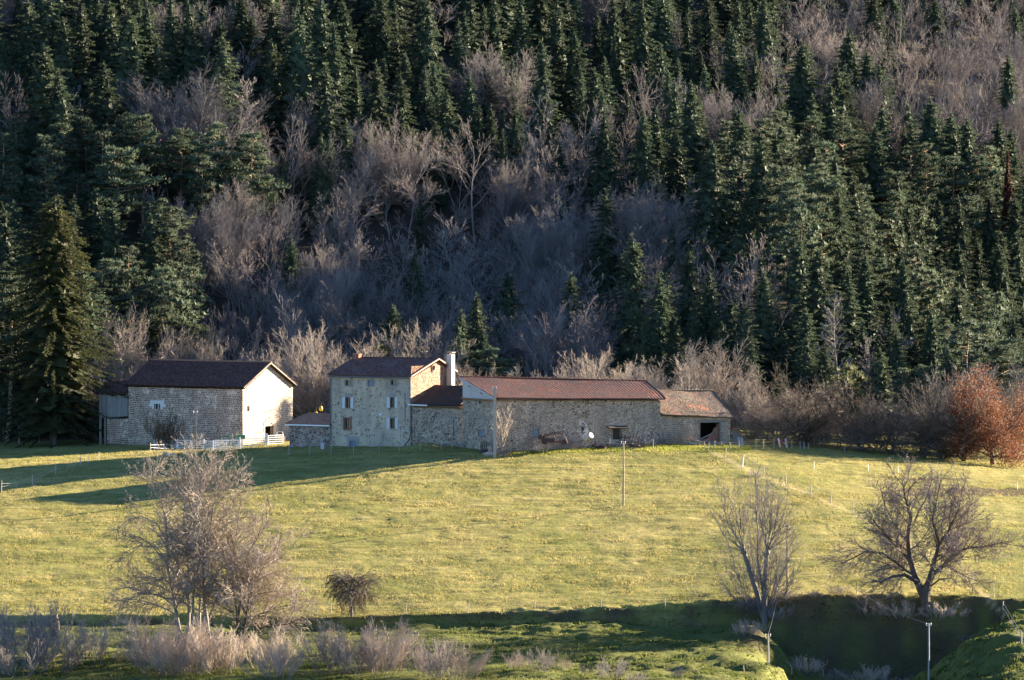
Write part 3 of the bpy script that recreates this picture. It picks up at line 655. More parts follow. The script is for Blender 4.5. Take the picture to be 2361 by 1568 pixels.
def tri_blades(r, base, dirs, ln, wd):
    n = len(base)
    side = np.cross(dirs, r.normal(size=(n, 3))); side /= np.linalg.norm(side, axis=1)[:, None] + 1e-9
    d = dirs / (np.linalg.norm(dirs, axis=1)[:, None] + 1e-9)
    a = base - side * (wd / 2)[:, None]; b = base + side * (wd / 2)[:, None]; c = base + d * ln[:, None]
    return np.stack([a, b, c], 1).reshape(-1, 3)
def spruce_crown(seed, H, R, z0=0.06, step=0.42, per=6, droop=0.35, blade=0.42, bw=0.15, jit=0.22, taper=0.85, dens=1.0, skirt=0.0, zj=0.1, core=0.56):
    r = np.random.default_rng(seed); B = []; Dr = []; Ln = []; Wd = []
    z = H * z0
    while z < H * 0.985:
        f = (z - H * z0) / (H * (1 - z0))
        Rz = R * (1 - f) ** taper * (0.75 + 0.25 * min(1, f * 6 + skirt)) + 0.12
        a0 = r.uniform(0, 6.28)
        for k in range(per if f < 0.93 else 4):
            a = a0 + 6.283 * k / per + r.normal(0, 0.25); L = Rz * (1 + r.normal(0, jit))
            if r.random() < 0.06: L *= 0.4
            L = max(L, 0.15); n = max(2, int(L / 0.26 * dens)); s = (np.arange(n) + r.random(n)) / n; s = 0.12 + 0.88 * s
            rise = 0.25 * L * (f ** 1.5)
            px = np.cos(a) * L * s; py = np.sin(a) * L * s
            pz = z + r.normal(0, zj * step) + rise * s - droop * L * s ** 1.6 + 0.12 * L * droop * (s ** 4) * 2 + r.normal(0, 0.05, n)
            for q in (-1, 0, 1, 2):
                da = a + q * 0.75 + r.normal(0, 0.3, n) if q < 2 else a + r.uniform(-1.5, 1.5, n)
                dz = (-0.35 if q < 2 else -0.9) + r.normal(0, 0.25, n) + 0.3 * f
                d = np.stack([np.cos(da), np.sin(da), dz], -1)
                B.append(np.stack([px, py, pz], -1)); Dr.append(d)
                Ln.append(blade * (1.15 - 0.45 * s) * r.uniform(0.6, 1.25, n) * (0.55 + 0.45 * min(1, L / 1.2))); Wd.append(bw * r.uniform(0.7, 1.3, n))
        z += step * r.uniform(0.75, 1.3) * (0.7 + 0.5 * (1 - f))
    # leader
    n = 6; B.append(np.stack([np.zeros(n), np.zeros(n), H * np.linspace(0.95, 0.99, n)], -1)); Dr.append(np.stack([r.normal(0, .35, n), r.normal(0, .35, n), np.ones(n)], -1)); Ln.append(np.full(n, blade * 0.9)); Wd.append(np.full(n, bw * 0.6))
    V = tri_blades(r, np.concatenate(B), np.concatenate(Dr), np.concatenate(Ln), np.concatenate(Wd))
    # core added inside the foliage: one ragged lumpy cone, so that one side of the crown shades the other
    nr = max(12, int(H * 2.2)); na = 16; q = (np.arange(nr) / (nr - 1))
    Rr = (core * R * (1 - q) ** taper)[:, None] * r.uniform(0.50, 1.25, (nr, na)) + 0.02
    a = np.arange(na)[None, :] * 6.283 / na + r.normal(0, 0.12, (nr, na))
    zz = (H * (z0 + (0.97 - z0) * q))[:, None] - droop * Rr * 0.5 + r.normal(0, 0.20, (nr, na))
    Q = np.stack([np.cos(a) * Rr, np.sin(a) * Rr, zz], -1); j = (np.arange(na) + 1) % na
    K = [np.stack([Q[:-1], Q[:-1][:, j], Q[1:]], 2).reshape(-1, 3), np.stack([Q[:-1][:, j], Q[1:][:, j], Q[1:]], 2).reshape(-1, 3)]
    return np.concatenate([V] + K)
def cone_trunk(H, r0, lean=0.0, sides=6):
    mb = MB(); n = 7
    mb.tube([Vector((lean * (i / (n - 1)) ** 2 * H, 0, -0.6 + (H * 0.97 + 0.6) * i / (n - 1))) for i in range(n)], [r0 * (1 - 0.92 * i / (n - 1)) for i in range(n)], sides)
    return mb
def pine_variant(seed, H, R, z0=0.42, blade=0.34, bw=0.12, nl=34, tuft=34):
    r = np.random.default_rng(seed); rr = random.Random(seed)
    tr = MB(); n = 8
    bend = [Vector((0, 0, -0.6))]
    for i in range(n): bend.append(bend[-1] + Vector((rr.gauss(0, .14), rr.gauss(0, .14), H * 0.96 / n + (0.6 / n))))
    tr.tube(bend, [max(0.03, 0.016 * H * (1 - 0.9 * i / n)) for i in range(n + 1)], 6)
    B, Dr, Ln, Wd, BL = [], [], [], [], []
    for k in range(nl):
        f = (k + rr.random()) / nl; zz = H * (z0 + (0.99 - z0) * f)
        prof = math.sin(min(1.0, 0.22 + (1 - f) * 1.05) * math.pi / 2) ** 1.1 * (0.6 + 0.4 * min(1, f * 4))
        L = max(0.35, R * prof * rr.uniform(0.65, 1.25)); a = k * 2.4 + rr.gauss(0, .4)
        x = min(n, (zz + 0.6) / (H * 0.96 + 0.6) * n); i = min(int(x), n - 1); p = bend[i].lerp(bend[i + 1], x - i)
        e = p + Vector((math.cos(a) * L, math.sin(a) * L, L * rr.uniform(0.0, 0.45)))
        m = p.lerp(e, 0.5) + Vector((0, 0, -0.08 * L))
        tr.tube([p, m, e], [0.012 * L + 0.02, 0.009 * L + 0.015, 0.012], 4, False)
        nt_ = max(2, int(L / 0.55))
        for t in range(nt_):
            s = 0.45 + 0.6 * (t + rr.random()) / nt_
            c = p.lerp(e, s) + Vector((rr.gauss(0, .28 * L * .5), rr.gauss(0, .28 * L * .5), 0.12 + rr.gauss(0, .10)))
            cs = (0.34 + 0.16 * L) * rr.uniform(0.75, 1.2)
            ic = np.array(c) + np.array([[1, 0, 0], [-.5, .87, 0], [-.5, -.87, 0], [0, 0, .62], [0, 0, -.45]]) * cs * 0.85 * r.uniform(.75, 1.15, (5, 1))
            BL.append(ic[[0, 1, 3, 1, 2, 3, 2, 0, 3, 1, 0, 4, 2, 1, 4, 0, 2, 4]])  # solid core added in each tuft to give it a dark side
            q = r.normal(size=(tuft, 3)); q /= np.linalg.norm(q, axis=1)[:, None]
            q *= (r.random(tuft) ** 0.5)[:, None]; 
            off = q * np.array([cs * 1.25, cs * 1.25, cs * 0.62])
            B.append(off + np.array(c)); d = q + np.array([0, 0, 0.55]) + r.normal(0, 0.35, (tuft, 3)); Dr.append(d)
            Ln.append(blade * r.uniform(0.6, 1.2, tuft)); Wd.append(bw * r.uniform(0.7, 1.3, tuft))
    return tr, np.concatenate([tri_blades(r, np.concatenate(B), np.concatenate(Dr), np.concatenate(Ln), np.concatenate(Wd))] + BL)
def blade_mesh(name, V, m): return raw_mesh(name, V, np.arange(len(V)).reshape(-1, 3), m)

KINDS = {}     # kind -> list of (trunk mesh, crown mesh, nominal height)
def make_kinds():
    for k in range(7):
        H, R = 20.0, (4.3, 5.1, 3.9, 5.5, 4.7, 3.7, 5.1)[k]
        V = spruce_crown(100 + k, H, R, z0=0.10, step=0.50, per=8, droop=0.22 + 0.06 * (k % 3), jit=0.32, taper=0.78, blade=0.46, bw=0.15, zj=0.45, dens=1.6)
        KINDS.setdefault('S', []).append((shape_mesh('trunk', cone_trunk(H, 0.26), MAT['bark_spruce']), blade_mesh('crown', V, MAT['spruce']), H))
    for k in range(6):
        H, R = 14.0, (3.1, 2.5, 3.4, 2.1, 2.9, 3.2)[k]
        V = spruce_crown(200 + k, H, R, z0=0.03, step=0.40, per=8, droop=0.10, blade=0.42, bw=0.14, jit=0.18, taper=0.9, zj=0.3, dens=1.5)
        KINDS.setdefault('F', []).append((shape_mesh('trunk', cone_trunk(H, 0.17), MAT['bark_spruce']), blade_mesh('crown', V, MAT['fir']), H))
    for k in range(6):
        H, R = 17.0, (3.0, 3.4, 2.6, 3.2, 2.8, 3.6)[k]
        tr, V = pine_variant(300 + k, H, R, (0.30, 0.40, 0.24, 0.34, 0.28, 0.45)[k], nl=46, tuft=36, blade=0.38)
        KINDS.setdefault('P', []).append((shape_mesh('trunk', tr, MAT['bark_pine']), blade_mesh('crown', V, MAT['pine']), H))
    for k in range(7):
        wd = bare_variant(400 + k, 14.0, ('single', 'fan', 'single', 'fan', 'dome', 'single', 'fan')[k])
        KINDS.setdefault('B', []).append((shape_mesh('trunk', wd.trunk, MAT['bark_grey']), shape_mesh('crown', wd.crown, MAT[('twig_grey', 'twig_brown', 'twig_grey', 'twig_brown', 'twig_grey', 'twig_brown', 'twig_grey')[k]]), 14.0))
    for k in range(2):
        wd = Wood(450 + k, 2, (5.0, 3.0), (75, 45), (0.17, 0.5), (0.1, 0.2), 0.05, 0.25, 0.028)
        pts = wd.line(Vector((0, 0, -0.4)), Vector((0.02, 0, 1)), 15.5, 8, 0.2, 0); wd.limb(pts, 0.2, 0.03, 0)
        KINDS.setdefault('L', []).append((shape_mesh('trunk', wd.trunk, MAT['bark_grey']), shape_mesh('crown', wd.crown, MAT['twig_grey']), 15.5))
    for k, (kd, mt) in enumerate((('dome', 'twig_pale'), ('dome', 'twig_pale'), ('fan', 'twig_pale'))):
        wd = bare_variant(500 + k, 10.0, kd)
        KINDS.setdefault('D', []).append((shape_mesh('trunk', wd.trunk, MAT['bark_grey']), shape_mesh('crown', wd.crown, MAT[mt]), 10.0))
    for k in range(3):
        wd = bare_variant(520 + k, 7.0, 'orchard')
        KINDS.setdefault('O', []).append((shape_mesh('trunk', wd.trunk, MAT['bark_dark']), shape_mesh('crown', wd.crown, MAT['twig_dark']), 7.0))
    for k in range(4):
        wd = bare_variant(540 + k, 4.0, 'shrub')
        KINDS.setdefault('H', []).append((shape_mesh('stems', wd.trunk, MAT['twig_brown']), shape_mesh('twigs', wd.crown, MAT['twig_red' if k % 2 else 'twig_grey']), 4.0))
    V = spruce_crown(260, 20.0, 2.2, z0=0.2, per=5, droop=0.3, jit=0.4)
    KINDS['X'] = [(KINDS['S'][0][0], blade_mesh('crown', V, MAT['dead']), 20.0)]
    for k in range(2):
        tr, V = pine_variant(340 + k, 9.0, 2.9, 0.20, nl=26, tuft=40)
        KINDS.setdefault('Q', []).append((shape_mesh('trunk', tr, MAT['bark_pine']), blade_mesh('crown', V, MAT['greypine']), 9.0))
make_kinds()
NAMES = {'S': ('spruce_tree', 'spruce'), 'F': ('fir_tree', 'fir'), 'P': ('pine_tree', 'pine'), 'B': ('bare_tree', 'bare tree'), 'L': ('larch_tree', 'larch'),
         'D': ('bushy_bare_tree', 'bare tree'), 'O': ('orchard_tree', 'fruit tree'), 'H': ('bare_shrub', 'shrub'), 'X': ('dead_spruce_tree', 'spruce'), 'Q': ('bushy_pine_tree', 'pine')}
PROTO = {}
def plant(kind, pos, H, label=None, group=None, wide=1.0, rz=None, var=None, rnd=RNG, lean=0.0):
    vs = KINDS[kind]; v = var if var is not None else rnd.randrange(len(vs))
    tr, cr, h0 = vs[v]; nm, cat = NAMES[kind]
    if (kind, v) not in PROTO:
        o = bpy.data.objects.new(nm, None); COL.objects.link(o); o['category'] = cat
        for me in (tr, cr):
            c = bpy.data.objects.new(me.name.split('.')[0], me); COL.objects.link(c); c.parent = o
        PROTO[(kind, v)] = o
    else:
        o = copy_tree(PROTO[(kind, v)])
    s = H / h0
    o.location = pos; o.scale = (s * wide, s * wide, s)
    o.rotation_euler = (lean * 0.3, lean, rnd.uniform(0, 6.283) if rz is None else rz)
    for k in ('label', 'group'):
        if k in o: del o[k]
    if label: o['label'] = label
    if group: o['group'] = group
    return o

# ------------------------------------------------------------------ farm buildings
V3 = lambda p, z: Vector((p[0], p[1], z))
def wall_sz(A, B, px, py):
    """pixel -> (metres along wall A->B, height) on the vertical plane through A and B"""
    A = Vector((A[0], A[1])); B = Vector((B[0], B[1])); t = (B - A).normalized(); n = Vector((-t.y, t.x))
    v = ray(px, py); k = (A.dot(n)) / (v.x * n.x + v.y * n.y)
    q = Vector((v.x * k, v.y * k)); return (q - A).dot(t), CAMZ + v.z * k
def rect(A, B, x0, y0, x1, y1):
    s0, z1 = wall_sz(A, B, x0, y0); s1, z0 = wall_sz(A, B, x1, y1); return (s0, s1, z0, z1)
def wall_face(mb, A, B, zb, prof, ops=(), depth=0.4, u0=0.0):
    """wall from A to B (outside on the right-hand side when walking A->B is -normal); prof: [(s, ztop)]; ops: openings (s0, s1, z0, z1)"""
    A = Vector((A[0], A[1], 0)); B = Vector((B[0], B[1], 0)); L = (B - A).length; t = (B - A) / L; inn = Vector((-t.y, t.x, 0))
    top = lambda s: float(np.interp(s, [p[0] for p in prof], [p[1] for p in prof]))
    S = sorted({0.0, L, *[p[0] for p in prof], *[x for o in ops for x in o[:2]]})
    S = [s for s in S if -1e-6 <= s <= L + 1e-6]
    Z = sorted({zb, *[z for o in ops for z in o[2:]]})
    pt = lambda s, z: A + t * s + Vector((0, 0, z))
    q = lambda a, b, c, d, e: mb.quad(*(pt(*x) for x in ((a, c), (b, c), (b, e), (a, d))), [(u0 + a, c), (u0 + b, c), (u0 + b, e), (u0 + a, d)])
    for a, b in zip(S, S[1:]):
        m = (a + b) / 2
        for c, d in zip(Z, Z[1:]):
            if any(o[0] < m < o[1] and o[2] < (c + d) / 2 < o[3] for o in ops): continue
            q(a, b, c, d, d)
        q(a, b, Z[-1], top(a), top(b))
    for s0, s1, z0, z1 in ops:
        a, b, c, d = pt(s0, z0), pt(s1, z0), pt(s1, z1), pt(s0, z1); e = inn * depth
        for x, y in ((a, b), (b, c), (c, d), (d, a)):
            l = (y - x).length
            mb.quad(x, x + e, y + e, y, [(0, 0), (depth, 0), (depth, l), (0, l)])
class Wall2:
    """frame for setting things on a wall: along s, outwards o, up z"""
    def __init__(s, A, B):
        s.A = Vector((A[0], A[1], 0)); B = Vector((B[0], B[1], 0)); s.t = (B - s.A).normalized(); s.o = Vector((s.t.y, -s.t.x, 0)); s.rz = math.atan2(s.t.y, s.t.x)
    def p(s, a, o, z): return s.A + s.t * a + s.o * o + Vector((0, 0, z))
    def box(s, mb, s0, s1, z0, z1, o0, o1): mb.box(s.p((s0 + s1) / 2, (o0 + o1) / 2, (z0 + z1) / 2), s1 - s0, abs(o1 - o0), z1 - z0, s.rz)
def roof(E0, E1, R1, R0, m, name, parent, rib=0.36, amp=0.045, course=0.42, thick=0.13, sag=0.05, seed=1, lift=0.0):
    """tiled slope as real ribs and courses over the quad eave E0-E1, ridge R0-R1 (E0 under R0)"""
    E0, E1, R1, R0 = (Vector(p) for p in (E0, E1, R1, R0)); r = np.random.default_rng(seed)
    L = max((E1 - E0).length, (R1 - R0).length); S = max((R0 - E0).length, (R1 - E1).length)
    nu = max(4, int(L / rib * 5)); nv = max(3, int(S / course) * 3)
    uu = np.linspace(0, 1, nu + 1); vv = np.linspace(0, 1, nv + 1); Ug, Vg = np.meshgrid(uu, vv)
    e = lambda p: np.array(p)[None, None, :]
    Pt = (e(E0) * (1 - Ug[..., None]) + e(E1) * Ug[..., None]) * (1 - Vg[..., None]) + (e(R0) * (1 - Ug[..., None]) + e(R1) * Ug[..., None]) * Vg[..., None]
    nrm = (E1 - E0).cross(R0 - E0).normalized()
    if nrm.z < 0: nrm = -nrm
    x = Ug * L / rib; c = Vg * S / course
    off = amp * np.abs(np.sin(np.pi * x)) + 0.035 * (1 - (c - np.floor(c + 1e-6))) + lift
    off += 0.008 * r.normal(size=off.shape) + sag * (fbm(Ug * L * 0.22 + seed, Vg * S * 0.3, 3) - 0.25 * np.sin(np.pi * Ug))
    off[:, 0] += 0.05; off[:, -1] += 0.05
    Pt = Pt + off[..., None] * np.array(nrm)
    mb = MB(); idx = lambda i, j: j * (nu + 1) + i
    vs = [tuple(p) for p in Pt.reshape(-1, 3)]; fs = []; uv = []
    for j in range(nv):
        for i in range(nu):
            fs.append((idx(i, j), idx(i + 1, j), idx(i + 1, j + 1), idx(i, j + 1)))
            a, b, c_, d = uu[i] * L, uu[i + 1] * L, vv[j] * S, vv[j + 1] * S
            uv.append([(a, c_), (b, c_), (b, d), (a, d)])
    mb.add(vs, fs, uv)
    dn = nrm * thick
    border = [(i, 0) for i in range(nu)] + [(nu, j) for j in range(nv)] + [(i, nv) for i in range(nu, 0, -1)] + [(0, j) for j in range(nv, 0, -1)]
    pts = [Vector(Pt[j, i]) for i, j in border]
    for k in range(len(pts)):
        a, b = pts[k], pts[(k + 1) % len(pts)]; mb.quad(a, a - dn, b - dn, b)
    mb.quad(E0 - dn, R0 - dn, R1 - dn, E1 - dn)
    return mb.build(name, m, parent)
def ridge_tiles(A, B, m, parent, r=0.13, step=0.42):
    mb = MB(); A = Vector(A); B = Vector(B); n = max(2, int((B - A).length / step))
    for k in range(n):
        a = A.lerp(B, k / n); b = A.lerp(B, (k + 1.12) / n)
        mb.tube([a + Vector((0, 0, 0.03)), b + Vector((0, 0, -0.005))], [r, r * 0.85], 7)
    return mb.build('ridge_tiles', m, parent)
def dirs(yaw):   # unit vectors along the front wall (to the right) and into the depth, for a front whose normal is turned by yaw to the left
    c, s = math.cos(yaw), math.sin(yaw); return Vector((c, -s)), Vector((s, c))

# ---- barn with the sunlit gable
def barn():
    fr, dp = dirs(math.radians(32))
    C = P(560, 1027, 614.0); A0 = Vector((C.x, C.y))
    Lf = reach(A0, -fr.x, -fr.y, 295); W = 10.6; A1 = A0 - fr * Lf; B0 = A0 + dp * W; B1 = A1 + dp * W
    zb = -0.9; ze = P(560, 892, A0.y).z; zr = P(612, 838, A0.y + dp.y * W / 2).z
    root = thing('stone_barn', 'big stone barn with dark brown roof and bright sunlit gable at the left', 'barn', V3(A0, 0))
    mb = MB()
    win = rect(A1, A0, 355.5, 931, 370, 943); LF = (A0 - A1).length
    wall_face(mb, A1, A0, zb, [(0, ze), (LF, ze)], [win], 0.45)
    wall_face(mb, B1, A1, zb, [(0, ze), (W / 2, zr - 0.1), (W, ze)], u0=30)
    wall_face(mb, B0, B1, zb, [(0, ze), (LF, ze)], u0=50)
    mb.build('wall', MAT['barn_stone'], root)
    gm = MB(); gw = Wall2(A0, B0)
    small = rect(A0, B0, 569.5, 936, 576, 948); door = rect(A0, B0, 611, 983, 630.5, 1030)
    wall_face(gm, A0, B0, zb, [(0, ze), (W / 2, zr - 0.1), (W, ze)], [small, door], 0.5)
    gm.build('gable_wall', MAT['gable_stone'], root)
    fw = Wall2(A1, A0)
    # window with pale blocks, panes
    m = MB(); s0, s1, z0, z1 = win
    fw.box(m, s0 - 0.55, s1 + 0.6, z1, z1 + 0.42, -0.1, 0.05); fw.box(m, s0 - 0.75, s0, z1 - 0.35, z1, -0.1, 0.04); fw.box(m, s1, s1 + 0.8, z1 - 0.36, z1, -0.1, 0.04)
    fw.box(m, s0 - 0.35, s0, z0, z1 - 0.35, -0.1, 0.035); fw.box(m, s1, s1 + 0.35, z0, z1 - 0.36, -0.1, 0.035)
    wd = m.build('window', MAT['pale_quoin'], root)
    m = MB(); fw.box(m, s0, s1, z0, z1, -0.36, -0.30); m.build('pane', MAT['glass'], wd)
    m = MB()
    for k in (0.0, 0.5, 1.0): fw.box(m, s0 + (s1 - s0 - 0.08) * k, s0 + (s1 - s0 - 0.08) * k + 0.08, z0, z1, -0.29, -0.22)
    m.build('frame', MAT['pale_quoin'], wd)
    m = MB(); s0, s1, z0, z1 = small
    gw.box(m, s0 - 0.3, s1 + 0.3, z1, z1 + 0.35, -0.1, 0.04)
    wd = m.build('window', MAT['pale_quoin'], root); m = MB(); gw.box(m, s0, s1, z0, z1, -0.4, -0.32); m.build('pane', MAT['glass'], wd)
    m = MB(); s0, s1, z0, z1 = door          # segmental arch over the doorway
    n = 7
    for k in range(n):
        a = math.pi * (0.18 + 0.64 * (k + 0.5) / n); cx = (s0 + s1) / 2; R = (s1 - s0) * 0.72
        m.box(gw.p(cx - R * math.cos(a), 0.0, z1 - R * 0.55 + R * math.sin(a) + 0.1), 0.34, 0.14, 0.5, gw.rz, ry=0)
    gw.box(m, s0 - 0.28, s0, z0, z1, -0.1, 0.03); gw.box(m, s1, s1 + 0.28, z0, z1, -0.1, 0.03)
    ar = m.build('doorway_arch', MAT['quoin'], root)
    m = MB(); gw.box(m, s0 + 0.05, s1 - 0.05, z0, z0 + 1.35, -1.2, -1.12); m.build('door', MAT['dark_wood'], root)
    # quoins on the lit corner
    ex, ov = 0.45, 0.32
    sl = (zr - ze) / (W / 2); zo = ze - ov * sl
    f3 = lambda p, z: Vector((p.x, p.y, z))
    R0 = f3(A1 + dp * W / 2 - fr * ex, zr); R1 = f3(A0 + dp * W / 2 + fr * ex, zr)
    roof(f3(A1 - dp * ov - fr * ex, zo), f3(A0 - dp * ov + fr * ex, zo), R1, R0, MAT['roof_barn'], 'roof', root, 0.3, 0.03, 0.36, seed=3, sag=0.04, lift=0.12)
    roof(f3(B0 + dp * ov + fr * ex, zo), f3(B1 + dp * ov - fr * ex, zo), R0, R1, MAT['roof_barn'], 'rear_roof', root, 0.3, 0.03, 0.36, seed=4, sag=0.04, lift=0.12)
    ridge_tiles(R0 + Vector((0, 0, 0.16)), R1 + Vector((0, 0, 0.16)), MAT['roof_shed'], root, 0.12)
    m = MB()
    for a, b in ((f3(A0 - dp * ov + fr * (ex - .05), zo), R1), (f3(B0 + dp * ov + fr * (ex - .05), zo), R1)):
        m.beam(a + Vector((0, 0, 0.05)), b + Vector((0, 0, 0.05)), 0.06, 0.14)
    m.build('verge_boards', MAT['old_wood'], root)
    # lean-to bay of grey boards at the left end
    Le = reach(A1, -fr.x, -fr.y, 232); D0 = A1 - fr * Le; dpt = 6.4; ze2 = P(260, 906, A1.y).z; zr2 = P(285, 880, A1.y + 3).z
    st = MB(); zmid = P(262, 966, A1.y).z
    wall_face(st, D0 + fr * 0.9, A1, zb, [(0, zmid), (Le - 0.9, zmid)], u0=80); st.build('lean_to_wall', MAT['barn_stone'], root)
    pl = MB(); wl = Wall2(D0, A1)
    a = wl.p(0.15, 0.12, zmid); b = wl.p(Le, 0.12, zmid + 0.35); c = wl.p(Le, 0.12, ze2); d = wl.p(0.15, 0.12, ze2)
    pl.quad(a, b, c, d, [(0, 0), (Le, 0), (Le, 4), (0, 4)]); e = -wl.o * 0.07
    pl.quad(a + e, d + e, c + e, b + e); pl.quad(a, a + e, b + e, b); pl.quad(d, c, c + e, d + e); pl.quad(a, d, d + e, a + e)
    X0 = D0 + dp * dpt
    p2 = [f3(D0, zmid), f3(X0, zmid), f3(X0, ze2 + 0.6), f3(D0, ze2)]
    pl.quad(p2[1], p2[0], p2[3], p2[2], [(0, 0), (dpt, 0), (dpt, 4), (0, 4)])
    pl.build('plank_cladding', MAT['planks'], root)
    for s, w_ in ((0.05, 0.26), (0.75, 0.22)):
        m = MB(); m.beam(wl.p(s, 0.16, -1.2), wl.p(s, 0.16, ze2), w_, w_); m.build('post', MAT['old_wood'], root)
    E0 = f3(D0 - dp * 0.4 - fr * 0.7, ze2 - 0.15); E1 = f3(A1 - dp * 0.4 - fr * 0.02, ze2 - 0.12); K0 = f3(D0 + dp * 3.2 - fr * 0.7, zr2); K1 = f3(A1 + dp * 3.2 - fr * 0.02, zr2 + .05)
    roof(E0, E1, K1, K0, MAT['roof_barn'], 'lean_to_roof', root, 0.3, 0.03, 0.36, seed=5, lift=0.1)
    roof(f3(A1 + dp * 6.8, ze2), f3(D0 + dp * 6.8 - fr * 0.7, ze2), K0, K1, MAT['roof_barn'], 'rear_lean_to_roof', root, 0.3, 0.03, 0.36, seed=6, lift=0.1)
    return A0, fr, dp
barn()

# ---- three-storey house
def pipe_down(name, pts, m, parent, r=0.05):
    mb = MB(); mb.tube(pts, r, 6); return mb.build(name, m, parent)
def genoise(w, s0, s1, z, parent, rows=2):
    mb = MB()
    for k in range(rows):
        n = int((s1 - s0) / 0.26)
        w.box(mb, s0, s1, z - 0.14 * k - 0.03, z - 0.14 * k, -0.05, 0.34 - 0.11 * k)
        for i in range(n):
            a = s0 + (s1 - s0) * (i + 0.5) / n
            p = w.p(a, 0.0, z - 0.14 * k - 0.08); q = w.p(a, 0.31 - 0.11 * k, z - 0.14 * k - 0.08)
            mb.tube([p, q], 0.055, 5)
    return mb.build('cornice', MAT['genoise'], parent)
def house():
    fr, dp = dirs(math.radians(30))
    C = P(948, 1025, 596.0); A0 = Vector((C.x, C.y)); Lf = reach(A0, -fr.x, -fr.y, 762); A1 = A0 - fr * Lf
    W = reach(A0, dp.x, dp.y, 1045); B0 = A0 + dp * W; B1 = A1 + dp * W; zb = -0.8
    ze = P(948, 868, A0.y).z; rt = reach(A0, dp.x, dp.y, 1007); zr = P(1007, 831, A0.y + dp.y * rt).z; zeb = ze + 0.35
    root = thing('farmhouse', 'three-storey ochre farmhouse with white shutters and tall cream chimney', 'house', V3(A0, 0))
    fw = Wall2(A1, A0)
    R = lambda x0, y0, x1, y1: rect(A1, A0, x0, y0, x1, y1)
    attic = [R(796.5, 877, 811, 889), R(848.5, 877, 862, 889), R(901, 876, 916, 888)]
    first = [R(796.5, 916, 808.5, 941), R(899.5, 916, 910.5, 940)]; ground_ = [R(794.5, 965, 807, 990), R(899.5, 964, 911, 988)]
    cellar = R(806, 1016, 822, 1032)
    mb = MB()
    wall_face(mb, A1, A0, zb, [(0, ze), (Lf, ze)], attic + first + ground_ + [cellar], 0.35)
    mb.build('wall', MAT['house_plaster'], root)
    mb = MB(); gp = [(0, ze), (rt, zr - 0.1), (W, zeb)]; ov = rect(A0, B0, 995.5, 842, 1001, 855.5)
    wall_face(mb, A0, B0, zb, gp, [ov], 0.3)
    wall_face(mb, B1, A1, zb, [(0, zeb), (W - rt, zr - 0.1), (W, ze)], u0=20); wall_face(mb, B0, B1, zb, [(0, zeb), (Lf, zeb)], u0=40)
    mb.build('gable_wall', MAT['house_stone'], root)
    f3 = lambda p, z: Vector((p.x, p.y, z)); o = 0.42; ex = 0.28
    sl = (zr - ze) / rt; slb = (zr - zeb) / (W - rt)
    E0, E1 = f3(A1 - dp * o - fr * ex, ze - o * sl + 0.05), f3(A0 - dp * o + fr * ex, ze - o * sl + 0.05); R0, R1 = f3(A1 + dp * rt - fr * ex, zr + 0.05), f3(A0 + dp * rt + fr * ex, zr + 0.05)
    rf = roof(E0, E1, R1, R0, MAT['roof_house'], 'roof', root, 0.36, 0.05, 0.42, seed=11, sag=0.06, lift=0.1)
    roof(f3(B0 + dp * o + fr * ex, zeb - o * slb), f3(B1 + dp * o - fr * ex, zeb - o * slb), R0, R1, MAT['roof_house'], 'rear_roof', root, 0.36, 0.05, 0.42, seed=12, lift=0.1)
    ridge_tiles(R0 + Vector((0, 0, .14)), R1 + Vector((0, 0, .14)), MAT['roof_house'], root, 0.11)
    m = MB()
    for a, b in ((E1, R1), (f3(B0 + dp * o + fr * ex, zeb - o * slb), R1)): m.beam(a + Vector((0, 0, 0.10)), b + Vector((0, 0, 0.14)), 0.16, 0.14)
    m.build('verge_tiles', MAT['verge'], root)
    genoise(fw, -0.1, Lf + 0.25, ze + 0.02, root)
    m = MB(); m.tube([E0 + Vector((0, 0, -0.08)) - Vector((dp.x, dp.y, 0)) * .06, E1 + Vector((0, 0, -0.08)) - Vector((dp.x, dp.y, 0)) * .06], 0.07, 6); m.build('gutter', MAT['zinc'], root)
    # brick chimney near the ridge, cream stack at the gable
    c = P(823.5, 824, A1.y + 4.5); m = MB()
    m.box((c.x, c.y, c.z - 0.3), 0.78, 0.6, 1.3, -0.52); m.box((c.x, c.y, c.z + 0.37), 0.9, 0.72, 0.12, -0.52); m.build('brick_chimney', MAT['brick'], root)
    cs = Wall2(A0, B0); sc, _ = wall_sz(A0, B0, 1032, 850); zc = P(1032, 817, A0.y + dp.y * sc).z
    m = MB(); cw = 0.62
    m.box(cs.p(sc, 0.42, (zc - 0.5) / 2), 0.72, 0.72, zc + 0.5, cs.rz); st = m.build('tall_chimney', MAT['chimney_white'], root)
    m = MB(); m.box(cs.p(sc, 0.42, zc + 0.24), 0.88, 0.88, 0.10, cs.rz)
    for i in (-1, 1):
        for j in (-1, 1): m.box(cs.p(sc + i * 0.24, 0.42 + j * 0.26, zc + 0.09), 0.12, 0.12, 0.2, cs.rz)
    m.build('chimney_cap', MAT['old_wood'], st)
    # windows
    def surround(op, mat, w_=0.2, top=0.25, arch=False, side=True):
        m = MB(); s0, s1, z0, z1 = op
        if side: fw.box(m, s0 - w_, s0, z0, z1, -0.08, 0.03); fw.box(m, s1, s1 + w_, z0, z1, -0.08, 0.03)
        fw.box(m, s0 - w_, s1 + w_, z1, z1 + top, -0.08, 0.032)
        if arch: fw.box(m, s0 - w_ * 0.4, s1 + w_ * 0.4, z1 + top, z1 + top + 0.10, -0.08, 0.032)
        fw.box(m, s0 - w_ * 0.8, s1 + w_ * 0.8, z0 - 0.12, z0, -0.08, 0.06)
        return m.build('window', mat, root)
